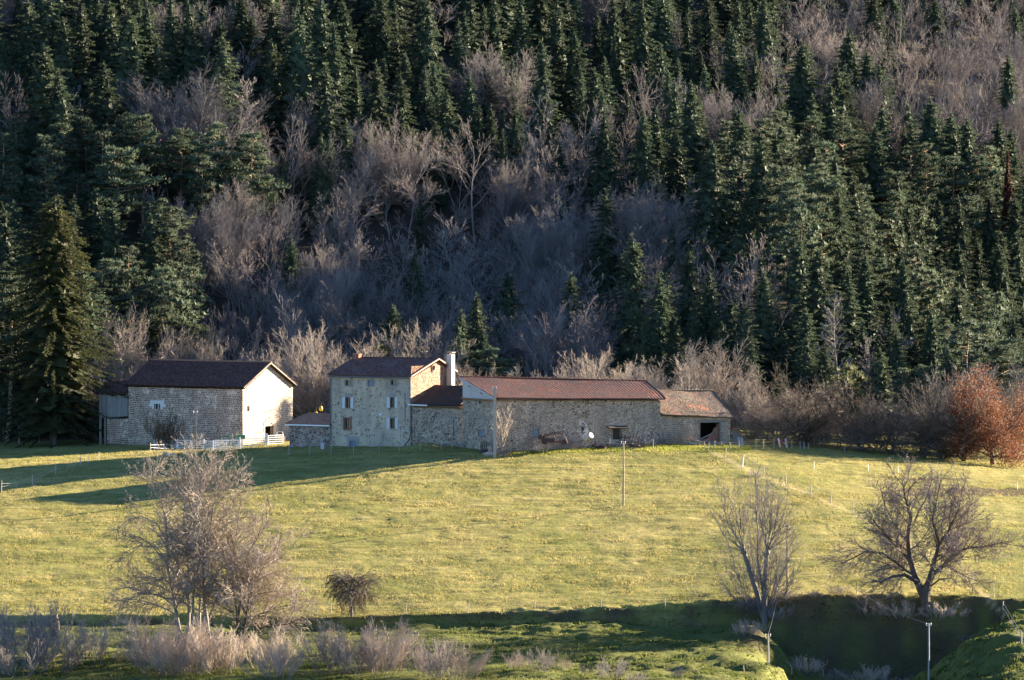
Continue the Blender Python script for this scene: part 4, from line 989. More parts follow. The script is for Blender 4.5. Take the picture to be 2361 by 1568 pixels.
    for k, op in enumerate(attic):
        wn = surround(op, MAT['quoin'], 0.16, 0.14); s0, s1, z0, z1 = op
        m = MB(); fw.box(m, s0, s1, z0, z1, -0.30, -0.24) if k != 1 else fw.box(m, s0, s1, z0, z1, -0.16, -0.10); m.build('pane' if k != 1 else 'closed_board', MAT['glass' if k != 1 else 'grey_board'], wn)
        if k == 1:
            m = MB(); fw.box(m, (s0 + s1) / 2 - 0.03, (s0 + s1) / 2 + 0.03, z0, z1, -0.1, -0.08); m.build('batten', MAT['quoin'], wn)
    for k, op in enumerate(first + ground_):
        s0, s1, z0, z1 = op; brick = k == 2
        wn = surround(op, MAT['brick' if brick else 'quoin'], 0.24 if brick else 0.10, 0.16 if brick else 0.40 if k < 2 else 0.14, not brick, True)
        m = MB()
        for a, b, c_, d in ((s0, s0 + .07, z0, z1), (s1 - .07, s1, z0, z1), ((s0 + s1) / 2 - .035, (s0 + s1) / 2 + .035, z0, z1)): fw.box(m, a, b, c_, d, -0.24, -0.17)
        fw.box(m, s0 + .07, s1 - .07, z1 - .07, z1, -0.238, -0.172); fw.box(m, s0 + .07, s1 - .07, z0, z0 + .07, -0.238, -0.172)
        m.build('frame', MAT['brown_frame'], wn)
        m = MB(); fw.box(m, s0, (s0 + s1) / 2 - 0.03, z0, z1, -0.30, -0.25); m.build('pane', MAT['glass'], wn)
        m = MB(); fw.box(m, (s0 + s1) / 2 + 0.03, s1, z0, z1, -0.30, -0.25); m.build('blind', MAT['curtain'], wn)
        if not brick:
            for a, b in ((s0 - 0.42, s0 - 0.02), (s1 + 0.02, s1 + 0.42)):
                m = MB(); fw.box(m, a, b, z0 - 0.02, z1 + 0.02, 0.03, 0.075); fw.box(m, a + .03, b - .03, z0 + 0.25, z0 + 0.33, 0.075, 0.09); fw.box(m, a + .03, b - .03, z1 - 0.33, z1 - 0.25, 0.075, 0.09)
                m.build('shutter', MAT['shutter'], root)
    m = MB(); s0, s1, z0, z1 = cellar; fw.box(m, s0 - 0.3, s1 + 0.35, z1, z1 + 0.5, -0.08, 0.04); fw.box(m, s0 - 0.28, s0, z0, z1, -0.08, 0.035); fw.box(m, s1, s1 + 0.28, z0, z1, -0.08, 0.035); dr = m.build('cellar_doorway', MAT['quoin'], root)
    m = MB()
    for k in range(4): a = s0 + (s1 - s0) * k / 4; fw.box(m, a + .01, a + (s1 - s0) / 4 - .01, z0, z1, -0.2, -0.13)
    m.build('cellar_door', MAT['grey_board'], dr)
    gw = Wall2(A0, B0); s0, s1, z0, z1 = ov; n = 14; cx, cz = (s0 + s1) / 2, (z0 + z1) / 2; m = MB()
    m.tube([gw.p(cx + (s1 - s0) * 0.62 * math.cos(2 * math.pi * k / n), 0.03, cz + (z1 - z0) * 0.56 * math.sin(2 * math.pi * k / n)) for k in range(n + 1)], 0.11, 5, False); wn = m.build('oval_window', MAT['brick'], root)
    m = MB(); gw.box(m, s0, s1, z0, z1, -0.28, -0.2); m.build('pane', MAT['glass'], wn)
    a, z = wall_sz(A1, A0, 878.5, 956); m = MB(); m.tube([fw.p(a, 0.0, z), fw.p(a, 0.09, z), fw.p(a, 0.16, z)], [0.19, 0.20, 0.12], 10); m.build('round_lamp', MAT['white_pipe'], root)
    a, z = wall_sz(A1, A0, 919, 902); m = MB(); m.tube([fw.p(a, 0.0, z), fw.p(a, 0.1, z), fw.p(a, 0.22, z - .05)], [0.05, 0.13, 0.16], 8); m.build('wall_lamp', MAT['quoin'], root)
    pipe_down('downpipe', [fw.p(0.06, 0.1, ze - 0.3), fw.p(0.06, 0.1, 0.9), fw.p(-0.3, 0.3, 0.5), fw.p(-1.1, 0.35, 0.35)], MAT['zinc'], root, 0.06)
    pipe_down('downpipe', [fw.p(Lf - 0.05, 0.1, ze - 0.3), fw.p(Lf - 0.05, 0.1, 1.5), fw.p(Lf - 0.25, 0.12, 0.9), fw.p(Lf - 0.9, 0.14, 0.3)], MAT['zinc'], root, 0.055)
    a, z = wall_sz(A1, A0, 934, 905); b, z2 = wall_sz(A1, A0, 934, 974)
    pipe_down('wall_cable', [fw.p(a, 0.04, z), fw.p(a, 0.04, z2)], MAT['zinc'], root, 0.028)
    a, z = wall_sz(A1, A0, 922, 993); b, z2 = wall_sz(A1, A0, 944, 993)
    pipe_down('white_rail', [fw.p(a, 0.12, 0.3), fw.p(a, 0.12, z), fw.p(b, 0.12, z)], MAT['white_pipe'], root, 0.03)
    return A0, A1, fr, dp, root
HA0, HA1, hfr, hdp, HOUSE = house()

# ---- low shed on the left of the house
def shed():
    fr, dp = hfr, hdp; A0 = HA1 - fr * 0.02 + dp * 0.15; L = reach(A0, -fr.x, -fr.y, 667); A1 = A0 - fr * L; D = 5.0
    zb = -0.8; ze = P(720, 980, A0.y).z; zr = P(720, 955, A0.y + dp.y * 2.5).z
    root = thing('lean_to_shed', 'low patched stone shed with reddish tiled roof against the house', 'shed', V3(A1, 0))
    mb = MB(); wall_face(mb, A1, A0, zb, [(0, ze), (L, ze)]); wall_face(mb, A1 + dp * D, A1, zb, [(0, ze), (D, ze)], u0=9); wall_face(mb, A0 + dp * D, A1 + dp * D, zb, [(0, ze), (L, ze)], u0=19)
    mb.build('wall', MAT['shed_stone'], root)
    f3 = lambda p, z: Vector((p.x, p.y, z)); o = 0.35
    E0 = f3(A1 - dp * o - fr * o, ze - 0.02); E1 = f3(A0 - dp * o, ze - 0.02); K1 = f3(A0 + dp * 2.5, zr); K0 = f3(A1 + dp * 2.5 + fr * 1.3, zr); F0 = f3(A1 + dp * (D + o) - fr * o, ze - 0.02)
    roof(E0, E1, K1, K0, MAT['roof_shed'], 'roof', root, 0.3, 0.03, 0.32, seed=21, lift=0.08)
    roof(F0, E0, K0 + Vector((0.02, 0, 0)), K0, MAT['roof_shed'], 'hip_roof', root, 0.3, 0.03, 0.32, seed=22, lift=0.08)
    roof(f3(A0 + dp * (D + o), ze), F0, K0, K1, MAT['roof_shed'], 'rear_roof', root, 0.3, 0.03, 0.32, seed=23, lift=0.08)
    m = MB(); m.tube([E0 + Vector((0, 0, .1)), K0 + Vector((0, 0, .12))], 0.1, 6); m.build('hip_tiles', MAT['genoise'], root)
    m = MB(); q = -Vector((dp.x, dp.y, 0)) * 0.05; m.beam(E0 + q + Vector((0, 0, -0.06)), E1 + q + Vector((0, 0, -0.06)), 0.12, 0.14); m.build('gutter', MAT['galv'], root)
    return A0, A1
SA0, SA1 = shed()

# ---- annex with the black roof between the house and the long barn
def annex():
    fr, dp = hfr, hdp; A1 = HA0 + dp * 0.12 + fr * 0.02; L = reach(A1, fr.x, fr.y, 1066.5); A0 = A1 + fr * L; zb = -0.6; D = 8.0
    ze = P(1000, 936, A1.y - 1.5).z; zr = P(1030, 891, A1.y + 2.5).z; dk = 5.3
    root = thing('annex_building', 'low stone annex with black roof joining house and long barn', 'annex', V3(A0, 0))
    mb = MB(); wall_face(mb, A1, A0, zb, [(0, ze), (L, ze)]); mb.build('wall', MAT['long_stone'], root)
    mb = MB(); wall_face(mb, A0 + dp * D, A1 + dp * D, zb, [(0, ze), (L, ze)], u0=12); mb.build('rear_wall', MAT['long_stone'], root)
    f3 = lambda p, z: Vector((p.x, p.y, z)); o = 0.4
    E0 = f3(A1 - dp * o + fr * .3, ze + 0.02); E1 = f3(A0 - dp * o - fr * .1, ze + 0.02); K0 = f3(A1 + dp * dk + fr * .1, zr); K1 = f3(A0 + dp * dk - fr * .1, zr)
    roof(E0, E1, K1, K0, MAT['roof_annex'], 'roof', root, 0.36, 0.05, 0.42, seed=31, sag=0.12, lift=0.1)
    roof(f3(A0 + dp * (D + 3), ze), f3(A1 + dp * (D + 3), ze), K0, K1, MAT['roof_annex'], 'rear_roof', root, 0.36, 0.05, 0.42, seed=32, lift=0.1)
    w_ = Wall2(A1, A0); genoise(w_, 0.3, L - 0.05, ze + 0.0, root)
    m = MB(); m.beam(w_.p(-0.2, 0.5, ze + 0.10), w_.p(2.4, 0.5, ze + 0.06), 0.14, 0.14); m.build('gutter', MAT['white_pipe'], root)
    s, z = wall_sz(A1, A0, 1005, 955); m = MB(); w_.box(m, s - .1, s + .1, z - .25, z + .25, 0, 0.12); m.build('iron_bracket', MAT['zinc'], root)
    m = MB(); s, z = wall_sz(A1, A0, 1047, 985); m.tube([w_.p(s, 0.05, z - 1.4), w_.p(s - .1, 0.05, z + .9)], 0.05, 5); m.build('drain_pipe', MAT['zinc'], root)
    return A0
XA0 = annex()

# ---- long barn with red pantiles
def long_barn():
    Ly = math.radians(-28); fr, dp = dirs(Ly)                     # front turned to the right
    K = Vector((XA0.x, XA0.y)) + Vector((0.05, 0.0)); gd = -dp     # from the back corner towards the viewer
    W = reach(K, gd.x, gd.y, 1146); A1 = K + gd * W; L = reach(A1, fr.x, fr.y, 1523); A0 = A1 + fr * L; zb = -0.5
    zeL = P(1146, 920, A1.y).z; zeR = P(1523, 921, A0.y).z; zrL = P(1068, 873, K.y).z; zrR = P(1482, 881, A0.y + dp.y * W * 0.6).z; kR = reach(A0, dp.x, dp.y, 1482)
    root = thing('long_barn', 'long low stone barn with red pantile roof and pale gable triangle', 'barn', V3(A1, 0.4))
    fw = Wall2(A1, A0); gw = Wall2(K, A1); R = lambda *a: rect(A1, A0, *a)
    w1 = R(1229.6, 991, 1243.7, 1006.5); dr = R(1413, 986, 1431, 1013); w3 = R(1338, 985, 1346, 996)
    mb = MB(); wall_face(mb, A1, A0, zb, [(0, zeL), (L, zeR)], [w1, dr, w3], 0.4, u0=10)
    g1 = rect(K, A1, 1102, 993, 1116, 1006); hole = rect(K, A1, 1104, 924, 1109, 931)
    gtop = zeL - 0.1
    wall_face(mb, K, A1, zb, [(0, gtop), (W, gtop)], [g1, hole], 0.4)
    Bk = A0 + dp * kR
    wall_face(mb, A0, Bk, zb, [(0, zeR), ((Bk - A0).length, zrR)], u0=45); wall_face(mb, Bk, K, zb, [(0, zrR), ((K - Bk).length, zrL)], u0=60)
    mb.build('wall', MAT['long_stone'], root)
    tri = MB(); off = 0.05
    a, b, c = gw.p(0.0, off, gtop), gw.p(W, off, gtop), gw.p(0.0, off, zrL - 0.05); e = -gw.o * 0.3
    tri.quad(a, b, gw.p(W, off, zeL), c); tri.quad(a + e, c + e, gw.p(W, off, zeL) + e, b + e); tri.quad(a, c, c + e, a + e); tri.quad(a, a + e, b + e, b)
    tri.build('gable_plaster', MAT['white_plaster'], root)
    f3 = lambda p, z: Vector((p.x, p.y, z)); o = 0.4; g3 = Vector((fr.x, fr.y, 0))
    E0 = f3(A1 - dp * o - fr * .45, zeL + 0.0); E1 = f3(A0 - dp * o + fr * .5, zeR + 0.0); K1 = f3(Bk + fr * .5, zrR); K0 = f3(K - fr * .45, zrL + 0.05)
    roof(E0, E1, K1, K0, MAT['roof_long'], 'roof', root, 0.42, 0.075, 0.45, seed=41, sag=0.14, lift=0.1)
    ridge_tiles(K0 + Vector((0, 0, .16)), K1 + Vector((0, 0, .16)), MAT['roof_house'], root, 0.12)
    m = MB(); m.beam(E0 + Vector((0, 0, .0)) - g3 * .05, K0 + Vector((0, 0, .0)) - g3 * .05, 0.08, 0.26); m.build('verge_board', MAT['white_plaster'], root)
    for t in (0.28, 0.62):
        p = E0.lerp(K0, 1 - t) + Vector((0, 0, -0.22)) ; m = MB(); m.beam(p - g3 * 0.1, p + g3 * 0.5, 0.14, 0.14); m.build('purlin_end', MAT['dark_wood'], root)
    genoise(gw, 0, W + 0.1, gtop, root)
    genoise(fw, 0, 8, zeL - 0.02, root, 1)
    def board(w_, op, nm='boarded_window', mt='grey_board', d=0.12):
        m = MB(); s0, s1, z0, z1 = op; n = 4
        for k in range(n): a_ = s0 + (s1 - s0) * k / n; w_.box(m, a_ + .008, a_ + (s1 - s0) / n - .008, z0, z1, -d - .06, -d)
        x = m.build(nm, MAT[mt], root); m = MB(); w_.box(m, s0 - .18, s1 + .18, z1, z1 + .14, -.08, .03); w_.box(m, s0 - .1, s1 + .1, z0 - .09, z0, -.08, .04); m.build('lintel', MAT['old_wood'], x)
    board(fw, w1); board(gw, g1); board(fw, w3, 'vent_opening', 'void', 0.25)
    s0, s1, z0, z1 = dr; m = MB()
    for k in range(5): a_ = s0 + (s1 - s0) * k / 5; fw.box(m, a_ + .008, a_ + (s1 - s0) / 5 - .008, z0, z1, -0.34, -0.28)
    d_ = m.build('door', MAT['dark_wood'], root)
    m = MB(); fw.box(m, s0 - .16, s0, z0, z1, -.08, .03); fw.box(m, s1, s1 + .16, z0, z1, -.08, .03); m.build('door_frame', MAT['old_wood'], d_)
    m = MB(); c0 = fw.p(s0 - 0.8, 0, z1 + 0.25); c1 = fw.p(s1 + 0.7, 0, z1 + 0.2); oo = fw.o * 0.7 + Vector((0, 0, -0.22))
    m.quad(c0, c1, c1 + oo, c0 + oo); u_ = Vector((0, 0, -0.1)); m.quad(c0 + u_, c0 + oo + u_, c1 + oo + u_, c1 + u_)
    for x, y in ((c0, c1), (c1, c1 + oo), (c1 + oo, c0 + oo), (c0 + oo, c0)): m.quad(x, x + u_, y + u_, y)
    m.build('door_canopy', MAT['dark_wood'], root)
    # lime-washed patch round the vent, a thin skin of its own
    rr = random.Random(4); m = MB(); c_, z_ = wall_sz(A1, A0, 1345, 988); n = 22; pts = []
    for k in range(n):
        a_ = 2 * math.pi * k / n; q = rr.uniform(0.75, 1.15); pts.append((c_ + 0.78 * q * math.cos(a_), z_ - 0.1 + 0.95 * q * math.sin(a_)))
    ins = [(c_ + 0.28 * math.cos(2 * math.pi * k / n), z_ + 0.12 + 0.4 * math.sin(2 * math.pi * k / n)) for k in range(n)]
    for k in range(n):
        j = (k + 1) % n; m.quad(fw.p(ins[k][0], 0.02, ins[k][1]), fw.p(pts[k][0], 0.02, pts[k][1]), fw.p(pts[j][0], 0.02, pts[j][1]), fw.p(ins[j][0], 0.02, ins[j][1]), [ins[k], pts[k], pts[j], ins[j]])
    m.build('limewash_patch', MAT['lime'], root)
    return A0, A1, fr, dp, fw, root
LA0, LA1, lfr, ldp, LFW, LONG = long_barn()

# ---- smaller barn with mossy roof at the right end
def right_barn():
    fr, dp = lfr, ldp; A1 = LA0 + fr * 0.03 + dp * 0.12; L = reach(A1, fr.x, fr.y, 1684); A0 = A1 + fr * L; zb = -0.6
    zeL = P(1530, 957, A1.y).z; zeR = P(1684, 962, A0.y).z; D = reach(A0, dp.x, dp.y, 1637); zrR = P(1637, 903, A0.y + dp.y * D).z; zrL = zrR + 0.25
    root = thing('mossy_roofed_barn', 'small stone barn with mossy grey roof and a broken open bay', 'barn', V3(A0, 0.2))
    fw = Wall2(A1, A0); R = lambda *a: rect(A1, A0, *a); bay = R(1612, 975, 1661.5, 1028); B0 = A0 + dp * D; B1 = A1 + dp * D
    mb = MB(); wall_face(mb, A1, A0, zb, [(0, zeL), (L, zeR)], [bay], 0.5); wall_face(mb, A0, B0, zb, [(0, zeR), (D, zrR)], u0=14); wall_face(mb, B0, B1, zb, [(0, zrR), (L, zrL)], u0=24)
    mb.build('wall', MAT['right_stone'], root)
    f3 = lambda p, z: Vector((p.x, p.y, z)); o = 0.38
    E0 = f3(A1 - dp * o + fr * .12, zeL + .02); E1 = f3(A0 - dp * o + fr * .45, zeR + .02); K1 = f3(B0 + fr * .45, zrR); K0 = f3(B1 - fr * 1.2, zrL)
    roof(E0, E1, K1, K0, MAT['roof_right'], 'roof', root, 0.24, 0.02, 0.34, seed=51, sag=0.2, lift=0.08)
    ridge_tiles(K0 + Vector((0, 0, .12)), K1 + Vector((0, 0, .12)), MAT['roof_right'], root, 0.11)
    s0, s1, z0, z1 = bay; m = MB(); fw.box(m, s0 - .25, s1 + .95, z1, z1 + .28, -.3, .06); fw.box(m, s0 - .02, s0 + .14, z0, z1, -.3, .05); fw.box(m, s1 - .12, s1 + .06, z0, z1, -.3, .05)
    m.build('bay_frame', MAT['old_wood'], root)
    # half-fallen brick infill and a leaning beam
    m = MB(); n = 22; rr = random.Random(7); top = []
    for k in range(n):
        x = k / (n - 1); h = 0.30 + 0.12 * x if x < 0.42 else 0.36 + 1.75 * ((x - 0.42) / 0.58) ** 1.1
        top.append(max(0.2, h + rr.uniform(-.09, .09)))
    for k in range(n):
        a_, b_ = s0 + (s1 - s0) * k / n, s0 + (s1 - s0) * (k + 1) / n; fw.box(m, a_, b_, z0 - .2, z0 + 0.5 + top[k], -.55, -.42 + 0.03 * rr.random())
        m.uv[-6:] = [[(a_, z0), (b_, z0), (b_, z0 + 0.5 + top[k]), (a_, z0 + 0.5 + top[k])]] * 6
    m.build('broken_brick_wall', MAT['brick'], root)
    m = MB(); m.beam(fw.p(s0 + .15, -.36, z0 + 0.75), fw.p(s1 - .8, -.36, z0 + 1.5), .12, .16); m.beam(fw.p(s0 + .55, -.9, z0 + 1.0), fw.p(s0 + .45, -.9, z1), .1, .1); m.build('leaning_beam', MAT['old_wood'], root)
    m = MB(); fw.box(m, s0 - 0.5, s1 + 0.5, z0 - .2, z1 + .5, -2.6, -2.5); m.build('dark_bay_backing', MAT['void'], root)  # near-black sheet that paints the darkness inside the open bay
    s, z = wall_sz(A1, A0, 1556.5, 961); m = MB(); m.tube([fw.p(s, -0.05, z), fw.p(s, 0.06, z)], [0.17, 0.17], 10); vt = m.build('round_vent', MAT['brick'], root); m = MB(); m.tube([fw.p(s, 0.0, z), fw.p(s, 0.075, z)], [0.10, 0.10], 8); m.build('vent_hole', MAT['void'], vt)  # the hole is a near-black disc, its shade put into the colour
    return A0, fw
RA0, RFW = right_barn()
def leaning_shed():
    g = G(1703, 606.0); root = thing('leaning_plank_shed', 'small leaning plank shed against the mossy-roofed barn end', 'shed', g)
    b = Vector((RA0.x + 0.35, RA0.y + 0.6, g.z)); m = MB()
    u = Vector((0.95, 0.25, 0)); v = Vector((-0.25, 0.95, 0)); z = Vector((0, 0, 1))
    h = P(1688, 985, b.y).z - g.z
    for k in range(7):
        a = b + u * (0.02 + k * 0.22) - z * .4; hh = h - 0.95 * k * 0.2; m.beam(a, a + z * (hh + .35), 0.2, 0.03)
    m.build('plank_wall', MAT['planks'], root)
    m = MB(); E0 = b + u * 1.9 + z * (h - 1.55) - v * .3; m.quad(b + z * h - v * .3, E0, E0 + v * 3, b + z * h + v * 2.7, [(0, 0), (2, 0), (2, 3), (0, 3)]); d = z * -.1
    m.quad(b + z * h - v * .3 + d, b + z * h + v * 2.7 + d, E0 + v * 3 + d, E0 + d); m.quad(b + z * h - v * .3, b + z * h - v * .3 + d, E0 + d, E0); m.quad(E0, E0 + d, E0 + v * 3 + d, E0 + v * 3)
    m.build('roof', MAT['roof_shed'], root)
    m = MB(); m.beam(b + u * 1.6 - z * .3, b + u * 1.62 + z * (h - 1.4), .12, .12); m.build('post', MAT['old_wood'], root)
leaning_shed()

# ------------------------------------------------------------------ poles and wires
TOPS = {}
def pole(px, ytop, ybase, label, m, r=0.11, concrete=False, d=None, brace=False):
    g = GP(px, ybase) if d is None else G(px, d)
    top = P(px, ytop, g.y).z; h = top - g.z
    root = thing('utility_pole', label, 'pole', g, 'utility poles')
    mb = MB()
    if concrete:
        mb.box(g + Vector((0, 0, h / 2 - .3)), r * 2, r * 1.6, h + .6)
        for k in range(5): mb.box(g + Vector((0, 0, 0.9 + k * (h - 1.6) / 4.4)), r * 2.25, r * 1.85, 0.05)
    else: mb.tube([g + Vector((0, 0, -.5)), g + Vector((0.02, 0, h * .5)), g + Vector((0, 0, h))], [r, r * .88, r * .72], 8)
    mb.build('shaft', m, root)
    c = MB()
    for s in (-1, 1):
        c.tube([g + Vector((s * .06, 0, h - .22)), g + Vector((s * .22, 0, h - .22)), g + Vector((s * .22, 0, h - .08))], 0.02, 5); c.tube([g + Vector((s * .22, 0, h - .1)), g + Vector((s * .22, 0, h + .03))], [.05, .035], 6)
    c.build('insulator', MAT['white_pipe'], root)
    TOPS[px] = g + Vector((0, 0, h - .05)); return root
pole(1140.5, 892, 1037, 'grey concrete pole with short bracing stay in front of the long barn wall', MAT['concrete'], 0.17, True, d=581.5)
pole(1437.5, 1018, 1166, 'slim wooden pole standing alone in the middle of the sunny meadow', MAT['pole_wood'], 0.10)
pole(1815.5, 1211, 1369, 'wooden pole beside the upright pollard at the edge of the meadow', MAT['pole_wood'], 0.11)
pole(1772, 1462, 1590, 'grey pole in front of the earth mound under the upright pollard', MAT['concrete'], 0.095, d=478.0)
pole(2143, 1437, 1600, 'pale pole rising out of the deep shade below the spreading walnut', MAT['concrete'], 0.09, d=476.0)
pole(450, 948, 1047, 'thin dark pole standing before the left barn and the cattle gates', MAT['dark_wood'], 0.075, d=604.0)
def wire(a, b, sag, label):
    mb = MB(); n = 24
    mb.tube([a.lerp(b, k / n) - Vector((0, 0, sag * 4 * (k / n) * (1 - k / n))) for k in range(n + 1)], 0.014, 4)
    mb.alone('power_line', MAT['wire'], label, 'power line', a, 'overhead wires')
wire(TOPS[1140.5], TOPS[1437.5], 0.9, 'thin wire from the concrete pole at the long barn to the mid-meadow pole')
wire(TOPS[1437.5], TOPS[1815.5], 2.2, 'thin wire from the mid-meadow pole down to the pole by the pollard')
wire(TOPS[1815.5], TOPS[2143], 1.5, 'thin wire from the pole by the pollard towards the pole below the walnut')
wire(TOPS[1815.5] + Vector((0.1, 0, -.1)), TOPS[1772], 1.2, 'thin wire from the pole by the pollard to the pole before the mound')

# ------------------------------------------------------------------ fences: each post a thing, each run of wire a thing
def post(px, yt, yb, label, m, r=0.045, lean=None, rnd=random.Random(9), lo=455.0):
    g = GP(px, yb, lo); h = (yb - yt) * g.y / FPX; lx = rnd.gauss(0, .05) if lean is None else lean
    mb = MB(); t = g + Vector((lx * h, rnd.gauss(0, .03) * h, h)); mb.tube([g + Vector((0, 0, -.35)), g.lerp(t, .5) + Vector((rnd.gauss(0, .015), 0, 0)), t], [r, r * .95, r * .8], 6)
    o = mb.alone('fence_post', m, label, 'fence post', g, 'fence posts'); return g, t
def run(pts, label, hs=(0.45, 0.85), r=0.015, m='wire', nm='fence_wire'):
    mb = MB()
    for h in hs:
        for (g, t), (g2, t2) in zip(pts, pts[1:]):
            a, b = g.lerp(t, h), g2.lerp(t2, h); mb.tube([a, a.lerp(b, .5) - Vector((0, 0, .04)), b], r, 4)
    mb.alone(nm, MAT[m], label, 'fence wire', pts[0][0], 'fence wires')
farm = [(666, 1028, 1051, 'left end of the low shed'), (713, 1026, 1050, 'low shed wall'), (763, 1027, 1048, 'left corner of the farmhouse'), (815, 1029, 1049, 'cellar door'), (874, 1024, 1046, 'right half of the farmhouse wall'), (921, 1017, 1042, 'grassy mound at the farmhouse corner'), (970, 1017, 1040, 'right flank of the grassy mound'), (1017, 1024, 1037, 'middle of the annex wall'), (1067, 1015, 1033, 'joint of annex and long barn')]
ps = [post(x, a, b, f'weathered wooden fence post in the shade before the {w_}', MAT['post_wood']) for x, a, b, w_ in farm]
run(ps, 'two slack wires between posts in front of the farmhouse')
long_ = [(1208, 1013, 1035, 'left of the car wreck', .1), (1301, 1013, 1035, 'at the right end of the car wreck', 0), (1406, 1013, 1034, 'left of the long barn door', .02), (1506, 1013, 1036, 'right of the scrap heap', 0.02), (1626, 1018, 1034, 'under the open bay, first of a pair', -.15), (1633, 1020, 1042, 'just right of the pair by the open bay', .12), (1648, 1016, 1038, 'before the right part of the open bay', .03), (1664, 1018, 1036, 'near the right end of the open bay', .03)]
ps2 = [post(x, a, b, f'short fence post {w_}', MAT['post_wood'], lean=l) for x, a, b, w_, l in long_]
run(ps2[:4], 'slack wires along the bright grass before the long barn', (0.8,))
diag = [(1672, 1033, 1057, 'top', .1), (1712, 1049, 1077, 'below the top, pale and leaning', .14), (1761, 1073, 1099, 'third from the barn end', .02), (1813, 1092, 1118, 'fourth from the barn end', -.05), (1870, 1118, 1140, 'fifth from the barn end', 0), (1917, 1135, 1158, 'sixth from the barn end, bent', .06), (1969, 1155, 1184, 'last before the walnut crown', -.02), (2244, 1317, 1341, 'first below the walnut crown', 0), (2293, 1346, 1377, 'second below the walnut crown', -.02), (2315, 1392, 1416, 'third below the walnut crown', 0), (2357, 1455, 1487, 'lowest, at the foot of the slope', 0)]
ps3 = [post(x, a, b, f'fence post on the diagonal field boundary, {w_}', MAT['pale_post' if x == 1712 else 'post_wood'], 0.07, l) for x, a, b, w_, l in diag]
run(ps3, 'wire fence line running diagonally down the right of the meadow', (0.4, 0.85))
wp = [post(x, a, b, f'white stake {w_}', MAT['pale_post'], 0.045, -.02) for x, a, b, w_ in ((1878, 1065, 1082, 'left of three across the right-hand field'), (2003, 1070, 1087, 'in the middle of three across the right-hand field'), (2072, 1075, 1092, 'right of three across the right-hand field'), (2347, 1112, 1128, 'by the ploughed strip at the right edge'))]
run(wp[:3], 'thin white tape between three white stakes on the right', (0.8,), 0.008, 'tape', 'fence_tape')
yard = [(1685, 1020, 1038, 'first'), (1704, 1018, 1037, 'second'), (1744, 1012, 1036, 'third'), (1762, 1013, 1035.5, 'fourth'), (1785, 1012, 1034, 'fifth'), (1826, 1014, 1034, 'sixth'), (1846, 1017, 1034, 'seventh'), (1855, 1019, 1035, 'eighth'), (1864, 1021, 1036, 'last, at the corner')]
ps4 = [post(x, a, b, f'{w_} pale post of the yard fence right of the mossy-roofed barn', MAT['post_wood'], .05) for x, a, b, w_ in yard]
run(ps4, 'three wires of the yard fence before the pale bare trees', (0.4, 0.7, 0.95), 0.012)
edge = [(1947, 1029, 1042, 'under the first orchard tree'), (2085, 1034, 1052, 'under the middle orchard trees'), (2203, 1040, 1060, 'left of the russet oak'), (2324, 1048, 1071, 'below the russet oak')]
ps5 = [post(x, a, b, f'thin grey post on the field edge {w_}', MAT['post_wood'], .04) for x, a, b, w_ in edge]
run(ps5, 'wire on the field edge before the orchard trees', (0.85,))
bank = [(168, 1411, 1428, 'left of the big multi-stemmed tree'), (763, 1388, 1414, 'beside the small round apple tree'), (934.6, 1389, 1413, 'first right of the apple tree'), (1078.8, 1390, 1412, 'second right of the apple tree'), (1232.7, 1386, 1409, 'third right of the apple tree'), (1386, 1384, 1407, 'fourth right of the apple tree'), (1534.6, 1380, 1404, 'fifth right of the apple tree'), (1692, 1363, 1387, 'left of the upright pollard'), (1976, 1346, 1369, 'between pollard and walnut')]
ps6 = [post(x, a, b, f'dark fence post on the bank edge {w_}', MAT['dark_wood' if x > 1600 else 'post_wood'], .045, lo=499.0) for x, a, b, w_ in bank]
run(ps6, 'long slack wire along the top of the shaded bank', (0.8,), 0.008)
lf = [(2, 1108, 1136, 'lowest of the row'), (36, 1110, 1126, 'thin, second from the lowest'), (75, 1094, 1121, 'thick, third from the lowest'), (127.5, 1068, 1094, 'thick, in the sunny gap'), (155, 1070, 1087, 'thin, just past the sunny gap'), (184, 1051, 1074, 'thick, at the shadow edge')]
ps7 = [post(x, a, b, f'post of the left taped fence, {w_}', MAT['post_wood'], .06 if (b - a) > 20 else .03) for x, a, b, w_ in lf]
run(ps7, 'white tapes strung along the left fence up towards the barn', (0.5, 0.75), 0.006, 'tape', 'fence_tape')
for x, a, b, w_ in ((202, 1045, 1067, 'thin white stake in the shade left of the barn posts'), (228, 1042, 1061, 'thin white stake in the shade below the barn posts')): post(x, a, b, w_, MAT['pale_post'], .03)
ps8 = [post(x, a, b, w_, MAT['post_wood'], .05, l) for x, a, b, w_, l in ((1718, 1535, 1552, 'pair-like leaning post low in front of the earth mound', -.15), (1827, 1542, 1562, 'leaning post low in the dark hollow, left one', -.15), (1901, 1545, 1566, 'leaning post low in the dark hollow, right one', -.12))]

# ------------------------------------------------------------------ galvanised cattle gates before the left barn
def gate(ax, ay, bx, by, da, db, hgt, rails, label, legs=True):
    a, b = G(ax, da), G(bx, db); a.z = P(ax, ay, da).z; b.z = P(bx, by, db).z
    root = thing('cattle_gate', label, 'gate', a, 'galvanised gates of the cattle pen')
    z = Vector((0, 0, 1)); lo = 0.12; fm = MB(); r = 0.034
    for e in (a, b): fm.tube([e + z * 0.02, e + z * hgt], r * 1.2, 6)
    fm.build('frame', MAT['galv'], root)
    for k in range(rails):
        h = lo + (hgt - lo) * k / (rails - 1); m = MB(); m.tube([a + z * h, b + z * h], 0.055, 6); m.build('rail', MAT['galv'], root)
    m = MB(); c = a.lerp(b, .48); m.beam(c + z * .05, c + z * hgt, .05, .03); m.build('upright_bar', MAT['galv'], root)
    return a, b
gate(354, 1037, 407, 1038, 611.5, 611, 1.12, 6, 'leftmost galvanised gate in the shade beneath the dark bush')
